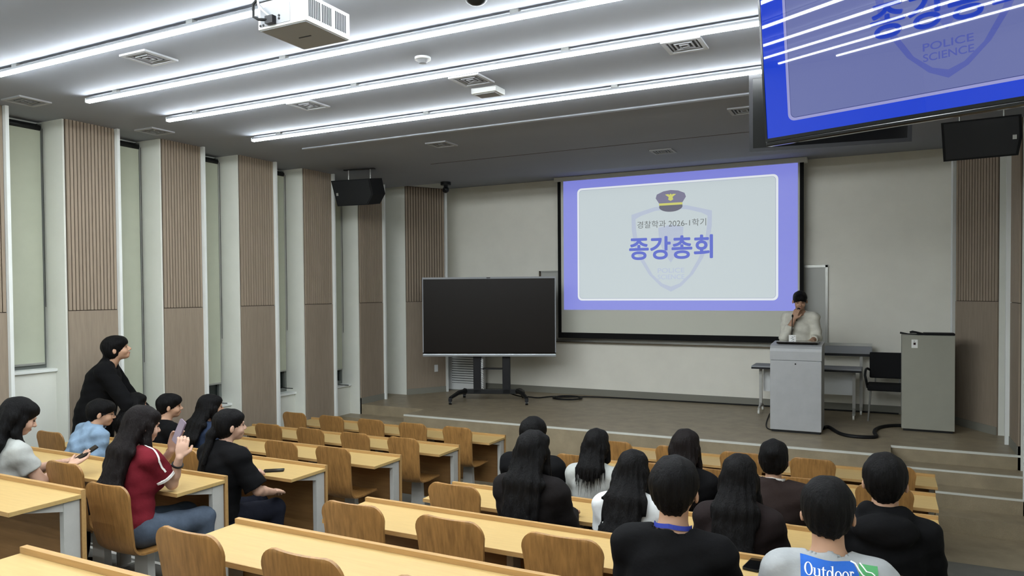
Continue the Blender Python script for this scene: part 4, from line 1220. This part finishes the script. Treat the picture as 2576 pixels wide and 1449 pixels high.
            if st == 'tied':
                f.add(cone(h_(0, -.110, -.03), h_(0, -.135, -.06), .030, .034), .015); f.add(cone(h_(0, -.135, -.06), T(0.34, -0.15), .036, .018), .02)
            else:
                f.add(hd((0, -.105, .050), (.040, .036, .038)), .015)
            n = nrmz(RH@V3(0, 0.3, -1.0)) if st == 'bun' else None
            if n is not None: f.cut(n, n@h_(0, -0.06, -.085))
    a0 = random.uniform(0, 6)
    f.wobble(lambda X, Y, Z: 0.0028*np.sin(30*np.arctan2(X-H[0], Y-H[1]-0.02)+9*Z+a0)*np.clip((H[2]+0.10-Z)/0.12, 0, 1)+0.0016*np.sin(95*X+40*Y+a0)+(0.0022*np.sin(52*X+a0)*np.sin(47*Y+2*a0)*np.sin(55*Z+a0)+0.0014*np.sin(120*X+3*a0)*np.sin(90*Y+a0)*np.sin(70*Z)))
    # keep hair clear of body and shirt volume only through layering (it rests on them)
    hair = obj('hair', f.mesh('hair'), hm, R0)
    if st in ('long', 'medium', 'tied'):
        me = hair.data; co = np.empty(len(me.vertices)*3, np.float32); me.vertices.foreach_get('co', co); co = co.reshape(-1, 3)
        no = np.array([v.normal[:] for v in me.vertices])
        zb = co[:, 2].min(); zs = H[2]-0.06
        pick = np.nonzero((co[:, 2] < zb+(zs-zb)*0.55) & (no[:, 2] > -0.4) & ((co-P) @ ufs < -0.02))[0]
        bm = B()
        for q in random.sample(list(pick), min(len(pick), 110)):
            p = co[q]+no[q]*0.001; ln = random.uniform(0.05, 0.13); sx = random.uniform(-0.012, 0.012); w = random.uniform(0.0015, 0.0032); prev = None
            for i in range(6):
                t = i/5; c = p+V3(sx*t*t, 0, 0)-V3(0, 0, 1)*ln*t-ufs*0.010*math.sin(t*2.2)
                d = uxs*w*(1-t*0.85); qd = (bm.verts.new(c-d), bm.verts.new(c+d))
                if prev: bm.faces.new((prev[0], prev[1], qd[1], qd[0]))
                prev = qd
        o = obj('hair_strands', bm, hm, hair); tag(o, kind='stuff')
    return R0, dict(H=H, RH=RH, N=N, u=u, uf=ufs, ux=uxs, S=S, arms=arms, shirt=shirt, T=T, h=h_, s=s)

def strap(R0, g, name, m, drop=0.16, lift=0.0, rad=0.085, back=0.0, w=0.009):
    """flat band lying round the neck"""
    pts = []
    for q in range(28):
        a = 2*math.pi*q/28
        x, y = rad*math.sin(a), rad*0.95*math.cos(a)
        fr = max(0, math.cos(a)); z = 0.010+lift-0.01*abs(math.sin(a))-drop*fr**1.5
        p = g['N']+g['ux']*x+g['uf']*(y*(1+0.55*fr)+back)+g['u']*z
        pts.append(p)
    bm = B(); rings = []
    for p in pts:
        d = Vector(p); rings.append((bm.verts.new(d+Vector(g['u'])*w), bm.verts.new(d-Vector(g['u'])*w)))
    n = len(rings)
    for i in range(n): bm.faces.new((rings[i][0], rings[(i+1) % n][0], rings[(i+1) % n][1], rings[i][1]))
    o = obj(name, bm, m, R0)
    md = o.modifiers.new('thick', 'SOLIDIFY'); md.thickness = 0.002
    return o

def seat(k, x, dy=-0.74): return (x, RID[k]+dy, FL[k])
Z3 = lambda p, q: (p, q)
# --- right block, nearest first
R6, gR6 = person('person in black tee with blue lanyard, short black hair, seen from behind', seat(2, -0.735), 0,
    dict(s=1.03, lean=5, hair='short', hvol=1.08, shirt=dict(m='cloth_black', neck=0.078, fit=0.016), sw=0.96))
strap(R6, gR6, 'lanyard', 'lanyard_blue', drop=0.22, lift=0.012, rad=0.074)
R10, gR10 = person('person in grey tee with blue back print, short black hair, lower right', seat(2, -0.165), 8,
    dict(s=1.0, lean=6, hair='short', hvol=1.07, nape=-.075, sw=0.9, wd=0.94, shirt=dict(m='cloth_grey', neck=0.070, fit=0.016, fold=0.006), head=(-6, -4, 0)))
R9, gR9 = person('person in black hooded sweatshirt with short black hair, right end of row', seat(3, 0.01), 0,
    dict(s=1.06, lean=8, hair='short', hvol=1.07, sw=0.86, wd=0.92, shirt=dict(m='cloth_black', sleeve='long', hood=True, fit=0.020), armR=((0.20, 0.14, 0.74), (0.10, 0.33, 0.775), (-0.5, 0.85, -0.05), (0, 0, -1)), armL=((-0.20, 0.14, 0.74), (-0.10, 0.33, 0.775), (0.5, 0.85, -0.05), (0, 0, -1))))
R7, gR7 = person('person with long black hair and dark brown top, left of the grey tee', seat(3, -0.66), 0,
    dict(s=0.98, fem=True, lean=8, hair='long', hlen=0.40, shirt=dict(m='cloth_darkbrown', fit=0.028), hw=1.0))
R4, gR4 = person('person in white tee with long straight black hair over the back', seat(3, -1.235), 0,
    dict(s=0.94, fem=True, lean=10, hair='long', hlen=0.34, hw=1.02, shirt=dict(m='cloth_white', fit=0.026)))
R2, gR2 = person('person with very long black hair and black long-sleeved top', seat(3, -1.83), 0,
    dict(s=1.02, fem=True, lean=6, hair='long', hlen=0.46, hw=1.08, shirt=dict(m='cloth_black_warm', sleeve='long', fit=0.03), head=(-8, 0, 0)))
R8, gR8 = person('person in brown top with white collar, hair pinned up', seat(4, -0.615), 0,
    dict(s=1.0, fem=True, lean=4, hair='bun', hvol=1.0, shirt=dict(m='cloth_brown', fit=0.03, neck=0.078), wd=1.12, sw=1.15))
strap(R8, gR8, 'collar', 'trim_white', drop=0.03, lift=0.022, rad=0.072, w=0.010)
R5, gR5 = person('person with brownish long hair and black top, right of the white tee', seat(4, -1.18), 0,
    dict(s=1.03, fem=True, lean=6, hair='long', hlen=0.24, hm='hair_brown', shirt=dict(m='cloth_black', fit=0.026)))
R3, gR3 = person('person in pale grey tee with shoulder-length black hair', seat(4, -1.81), 0,
    dict(s=0.97, fem=True, lean=6, hair='medium', hw=0.95, shirt=dict(m='cloth_lightgrey', fit=0.022)))
R1, gR1 = person('person with short black hair and black top, behind the very long hair', seat(4, -2.30), 0,
    dict(s=1.03, lean=6, hair='short', hvol=1.04, shirt=dict(m='cloth_black', fit=0.02), head=(-10, 0, 0)))
# --- left block
P7, gP7 = person('person in loose black tee with tied hair, at the aisle end of a left desk', seat(3, -4.26, -0.84), -8,
    dict(s=1.0, fem=True, lean=10, hair='tied', hv=0.0072, head=(-16, 0, 0), shirt=dict(m='cloth_black', fit=0.03, slen=0.9, neck=0.074), wd=1.15, sw=1.12, skin='skin_pale',
         armR=((0.27, 0.16, 0.72), (0.20, 0.34, 0.66), (-0.6, 0.7, -0.1), (0, 0, -1), 0.6)))
strap(P7, gP7, 'lanyard', 'lanyard_blue', drop=0.16, lift=0.0, rad=0.072, w=0.006)
P3, gP3 = person('person in red tee with white sleeve trim and very long dark hair, holding a phone', seat(2, -4.16, -0.56), -6,
    dict(s=0.98, fem=True, lean=8, side=-6, hair='long', hlen=0.40, hm='hair_brown', hw=1.0, hsx=-0.04, hv=0.0072, head=(-8, -12, 0), skin='skin_pale',
         shirt=dict(m='cloth_red', fit=0.016, slen=0.62, flare=1.6), pants='cloth_jeans',
         armR=((0.10, 0.20, 0.775), (0.20, 0.19, 0.955), (-0.10, 0.35, 0.95), (-0.85, 0.40, 0.2), 0.85),
         armL=((-0.19, 0.24, 0.775), (-0.01, 0.27, 0.965), (0.25, 0.15, 0.95), (0.9, -0.25, 0.2), 0.6)))
P1, gP1 = person('person in pale tee with very long black hair looking down at a phone, far left', seat(2, -5.16, -0.78), -14,
    dict(s=1.01, fem=True, lean=8, hair='long', hlen=0.46, hw=1.05, hv=0.0072, head=(-4, -24, 0), skin='skin_pale', shirt=dict(m='cloth_lightgrey', fit=0.014, slen=0.62, fold=0.005),
         armR=((0.20, 0.17, 0.76), (0.12, 0.36, 0.815), (-0.15, 0.9, 0.32), (0.1, -0.3, 1), 0.4),
         armL=((-0.20, 0.20, 0.76), (-0.02, 0.37, 0.82), (0.45, 0.8, 0.2), (0.1, -0.3, 1), 0.4)))
P2, gP2 = person('person in light blue denim shirt and glasses leaning over the desk', seat(3, -6.12, -0.74), -16,
    dict(s=0.98, lean=26, hair='mop', hv=0.0072, head=(-18, -8, 0), shirt=dict(m='cloth_denim_light', sleeve='long', fit=0.026, collar=True, fold=0.008)))
P4, gP4 = person('person with dark hair mostly hidden behind the red tee', seat(4, -6.62, -0.84), 0,
    dict(s=0.97, fem=True, lean=6, hair='medium', shirt=dict(m='cloth_black', fit=0.02)))
P5, gP5 = person('person in black tee with short tousled hair, profile beside the held phone', seat(4, -6.18, -0.86), -14,
    dict(s=1.0, lean=10, hair='mop', hv=0.0072, head=(-22, 0, 0), shirt=dict(m='cloth_black', fit=0.02, neck=0.074), nape=-.095))
P6, gP6 = person('person in navy denim shirt with long black hair', seat(4, -5.66, -0.84), -10,
    dict(s=1.03, fem=True, lean=12, hair='long', hlen=0.22, hw=1.1, head=(-14, 0, 0), shirt=dict(m='cloth_navy', sleeve='long', fit=0.026, fold=0.006)))
# --- standing by the left wall, bending forward
P8, gP8 = person('person in black jacket standing and bending forward by the left wall', (-7.02, 4.66, FL[4]), -42,
    dict(s=1.07, sit=False, hz=1.06, hy=-0.04, lean=17, hair='bob', hvol=1.06, hv=0.0072, head=(0, 14, 0), hf=0.05, shirt=dict(m='cloth_black', sleeve='long', fit=0.024, collar=True, coat=True, hem=-0.20), pants='cloth_black',
         armR=((0.27, 0.30, 1.16), (0.16, 0.50, 0.98), (-0.3, 0.8, -0.2), (0, 0, -1), 0.6), armL=((-0.27, 0.28, 1.14), (-0.12, 0.48, 0.98), (0.3, 0.8, -0.2), (0, 0, -1), 0.6),
         legL=((-0.11, -0.04, 0.54), (-0.11, -0.02, 0.085)), legR=((0.11, -0.02, 0.54), (0.11, 0.02, 0.085))))
# --- presenter behind the lectern, facing the seats
S1, gS1 = person('presenter in cream shirt behind the lectern, hand raised to the mouth', (-0.99, 10.50, STAGE), 180,
    dict(s=1.04, sw=0.9, wd=0.92, sit=False, hz=0.985, lean=3, hair='mop', fz=-.070, hv=0.0072, head=(8, -16, 0), shirt=dict(m='cloth_cream', sleeve='long', fit=0.018, slen=0.62, hem=-0.10, fold=0.006), pants='cloth_dark',
         armR=((0.18, 0.20, 1.17), (0.06, 0.20, 1.40), (-0.25, 0.05, 1.0), (-0.4, -0.9, 0.1), 0.7),
         armL=((-0.21, 0.05, 1.15), (-0.16, 0.24, 1.13), (0.2, 0.95, -0.1), (0, 0, -1), 0.6)))
bm = B(); h = gS1['h']
a = Vector(h(0.020, 0.125, -0.080)); b = Vector(h(0.05, 0.16, -0.22))
mic = root('microphone', (0, 0, 0), 0, 'dark hand microphone held at the mouth of the presenter', 'microphone')
mic.matrix_world = Matrix.Translation((-0.99, 10.50, STAGE)) @ Matrix.Rotation(math.pi, 4, 'Z')
obj('handle', cyl(B(), a, b, 0.016, 0.012, 12), 'black_plastic', mic, smooth=True)
obj('grille', ball(B(), a, 0.023), 'dark_metal', mic, smooth=True)

# glasses of the person in denim
h = gP2['h']
bm = B()
for sg in (-1, 1):
    tube(bm, [h(sg*.032+.022*math.cos(q*math.pi/8), .104, -.010+.018*math.sin(q*math.pi/8)) for q in range(16)], 0.0016, 6, closed=True)
    tube(bm, [h(sg*.054, .103, -.006), h(sg*.076, .060, -.004), h(sg*.082, -.005, -.004)], 0.0016, 6)
tube(bm, [h(-.010, .106, -.008), h(.010, .106, -.008)], 0.0016, 6)
obj('glasses', bm, 'black_plastic', P2)

# trim, wristband and phones of the phone users
e, w = gP3['arms']['R'][:2]
def band(R0, c, d, r, hw, m, name):
    d = nrmz(np.array(d)); return obj(name, tube(B(), [c-d*hw, c+d*hw], r, 20), m, R0, smooth=False)
S_ = gP3['S']['R']; d = nrmz(e-S_); c = S_+(e-S_)*0.61
band(P3, c, d, 0.0795, 0.008, 'trim_white', 'sleeve_trim')
band(P3, w+(e-w)*0.26, nrmz(e-w), 0.036, 0.004, 'cable_black', 'wristband')
mp = gP3['shirt'].data
bv3 = BVHTree.FromPolygons([v.co[:] for v in mp.vertices], [p.vertices[:] for p in mp.polygons])
def ribbon(R0, bv, pts, w, m, name):
    bm = B(); prev = None
    for i in range(25):
        t = i/24*(len(pts)-1); k = min(int(t), len(pts)-2)
        c = Vector(np.array(pts[k])*(1-t+k)+np.array(pts[k+1])*(t-k)); tg = Vector(np.array(pts[k+1])-np.array(pts[k])).normalized()
        co, no, _, _ = bv.find_nearest(c)
        sd = no.cross(tg).normalized()*w
        q = (bm.verts.new(co+no*0.003+sd), bm.verts.new(co+no*0.003-sd))
        if prev: bm.faces.new((prev[0], q[0], q[1], prev[1]))
        prev = q
    return obj(name, bm, m, R0)
ribbon(P3, bv3, [gP3['T'](0.47, 0.0, 0.07)+V3(0, 0, .05), S_+V3(0.0, 0, .08), S_+(e-S_)*0.3+V3(.09, -.03, .05), S_+(e-S_)*0.6+V3(.09, -.03, .03)], 0.006, 'trim_white', 'shoulder_stripe')
def held_phone(R0, c, fd, n, label, scr, case):
    """c local centre, fd long axis, n facing direction of the display"""
    fd = nrmz(np.array(fd)); n = np.array(n); n = nrmz(n-fd*(n@fd)); x = np.cross(fd, n)
    M = Matrix.Identity(4)
    for i in range(3): M[i][0] = x[i]; M[i][1] = fd[i]; M[i][2] = n[i]; M[i][3] = c[i]
    ph = phone((0, 0, 0), (0, 0, 0), label, screen=scr, case=case)
    bpy.context.view_layer.update()
    ph.matrix_world = (Matrix.Translation(R0.location) @ Matrix.Rotation(R0.rotation_euler.z, 4, 'Z')) @ M
    return ph
aR = gP3['arms']['R']; aL = gP3['arms']['L']
cc = (aR[1]+aR[2]*0.10+aL[1]+aL[2]*0.10)/2+V3(0.02, -0.01, 0.05)
held_phone(P3, cc, (0.35, 0.20, 0.92), (-0.05, -0.95, 0.3), 'purplish phone held upright by the person in red tee', 'phone_lit', 'phone_purple')
aR = gP1['arms']['R']; aL = gP1['arms']['L']
cc = (aR[1]+aR[2]*0.11+aL[1]+aL[2]*0.11)/2+V3(0.02, 0.02, 0.028)
held_phone(P1, cc, (0.1, 0.85, 0.5), (0.0, -0.5, 0.87), 'dark phone held low by the person in pale tee at far left', 'black_gloss', 'dark_metal')

# back print of the grey tee: blue field, lettering, white bird line, green field
me = gR10['shirt'].data
bvh = BVHTree.FromPolygons([v.co[:] for v in me.vertices], [p.vertices[:] for p in me.polygons])
def on_back(name, bm_or_me, m, off, ox, oz):
    """drop a flat drawing (x right, y up) onto the back of the tee"""
    if not isinstance(bm_or_me, bpy.types.Mesh):
        q = bpy.data.meshes.new(name); bm_or_me.to_mesh(q); bm_or_me.free(); bm_or_me = q
    for v in bm_or_me.vertices:
        x, z = v.co.x+ox, v.co.y+oz
        hit = bvh.ray_cast(Vector((x, -1.5, z)), Vector((0, 1, 0)))
        y = hit[0].y if hit[0] is not None else -0.1
        v.co = (x, y-off-v.co.z, z)
    return obj(name, bm_or_me, m, R10)
def field(poly_fn, nx=24, nz=12):
    """grid patch; poly_fn(s) -> (x, z0, z1) columns"""
    bm = B(); cols = []
    for i in range(nx+1):
        x, z0, z1 = poly_fn(i/nx); cols.append([bm.verts.new((x, z0+(z1-z0)*j/nz, 0)) for j in range(nz+1)])
    for i in range(nx):
        for j in range(nz): bm.faces.new((cols[i][j], cols[i+1][j], cols[i+1][j+1], cols[i][j+1]))
    return bm
mat('print_blue', srgb(44, 100, 190), 0.85); mat('print_green', srgb(86, 160, 104), 0.85); mat('print_white', srgb(240, 242, 244), 0.85)
OX, OZ = PRINT_AT = (-0.098, 0.990)
on_back('print_field', field(lambda t: (t*0.215, -0.11, 0.048-0.004*t if t < 0.78 else 0.045-0.105*((t-0.78)/0.22)**1.3)), 'print_blue', 0.003, OX, OZ)
on_back('print_green', field(lambda t: (0.188+t*0.060, -0.06, 0.040-0.004*t)), 'print_green', 0.003, OX, OZ)
def wave(pts, w):
    bm = B(); P_ = []
    n = 28
    for i in range(n+1):
        t = i/n*(len(pts)-1); k = min(int(t), len(pts)-2); fz = t-k
        a, b = pts[k], pts[k+1]; P_.append((a[0]+(b[0]-a[0])*fz, a[1]+(b[1]-a[1])*fz))
    prev = None
    for x, y in P_:
        q = (bm.verts.new((x-w, y-w, 0)), bm.verts.new((x+w, y+w, 0)))
        if prev: bm.faces.new((prev[0], q[0], q[1], prev[1]))
        prev = q
    return bm
on_back('print_line', wave([(0.163, 0.046), (0.178, 0.040), (0.188, 0.024), (0.200, 0.008), (0.222, -0.004), (0.240, -0.02)], 0.0016), 'print_white', 0.0045, OX, OZ)
on_back('print_line', wave([(0.192, 0.042), (0.202, 0.032), (0.212, 0.020), (0.228, 0.018), (0.238, 0.010)], 0.0014), 'print_white', 0.0045, OX, OZ)
# serif lettering
def serif_word(word, h, gap):
    """white serif capitals and small letters as flat polygons, lower left at 0"""
    bm = B(); x = 0.0; xh = 0.66*h
    def ring(cx, cy, rx, ry, ix, iy, a0=0, a1=360, n=28):
        full = (a1-a0 == 360); A_ = []; B_ = []
        for i in range(n if full else n+1):
            a = math.radians(a0+(a1-a0)*i/n)
            A_.append(bm.verts.new((cx+rx*math.cos(a), cy+ry*math.sin(a), 0))); B_.append(bm.verts.new((cx+ix*math.cos(a), cy+iy*math.sin(a), 0)))
        m = len(A_)
        for i in range(m if full else m-1): bm.faces.new((A_[i], A_[(i+1) % m], B_[(i+1) % m], B_[i]))
    def bar(x0, x1, y0, y1, sk=0.0):
        bm.faces.new([bm.verts.new(v) for v in ((x0, y0, 0), (x1, y0, 0), (x1, y1, 0), (x0, y1-sk, 0))])
    st = 0.135*h; sf = 0.05*h
    for c in word:
        if c == 'O':
            w = 0.74*h; ring(x+w/2, h*0.5, w/2, h*0.52, w/2-0.15*h, h*0.46); x += w+gap
        elif c == 'o':
            w = 0.60*h; ring(x+w/2, xh*0.5, w/2, xh*0.53, w/2-0.135*h, xh*0.43); x += w+gap
        elif c == 'u':
            w = 0.66*h; a = x+0.06*h
            bar(a, a+st, xh*0.32, xh); bar(x, a, xh-sf, xh); bar(x+w-st-0.06*h, x+w-0.06*h, 0, xh); bar(x+w-st-0.14*h, x+w-st-0.06*h, xh-sf, xh); bar(x+w-0.06*h, x+w+0.02*h, 0, sf)
            ring(x+w/2-0.02*h, xh*0.32, w/2-0.04*h, xh*0.34, w/2-0.04*h-st, xh*0.20, 180, 350, 12); x += w+gap+0.02*h
        elif c == 't':
            w = 0.40*h; a = x+0.09*h
            bar(a, a+st, xh*0.26, h*0.90, 0.10*h); bar(x, x+w, xh-sf, xh); ring(a+0.16*h, xh*0.26, 0.16*h, xh*0.28, 0.16*h-st*0.95, xh*0.16, 180, 330, 10); x += w+gap
        elif c == 'd':
            w = 0.66*h; ring(x+0.27*h, xh*0.5, 0.27*h, xh*0.53, 0.27*h-0.13*h, xh*0.43)
            a = x+w-st-0.06*h; bar(a, a+st, 0, h*1.06, 0.04*h); bar(a-0.08*h, a, h*1.06-sf-0.02*h, h*1.04-0.02*h); bar(a+st, a+st+0.08*h, 0, sf); x += w+gap+0.02*h
        elif c == 'r':
            w = 0.46*h; a = x+0.07*h
            bar(a, a+st, 0, xh); bar(x, a, xh-sf, xh); bar(x, a+st+0.07*h, 0, sf)
            ring(a+0.20*h, xh*0.60, 0.20*h, xh*0.42, 0.20*h-st*0.8, xh*0.26, 35, 180, 12); x += w+gap
    bmesh.ops.triangulate(bm, faces=bm.faces[:])
    W_ = max(v.co.x for v in bm.verts)
    return bm, W_
wb, W_ = serif_word('Outdoor', 1.0, 0.03)
sc_ = 0.160/W_
bmesh.ops.scale(wb, vec=(sc_, sc_*0.98, 1), verts=wb.verts[:])
on_back('print_text', wb, 'print_white', 0.0055, OX+0.012, OZ-0.006)
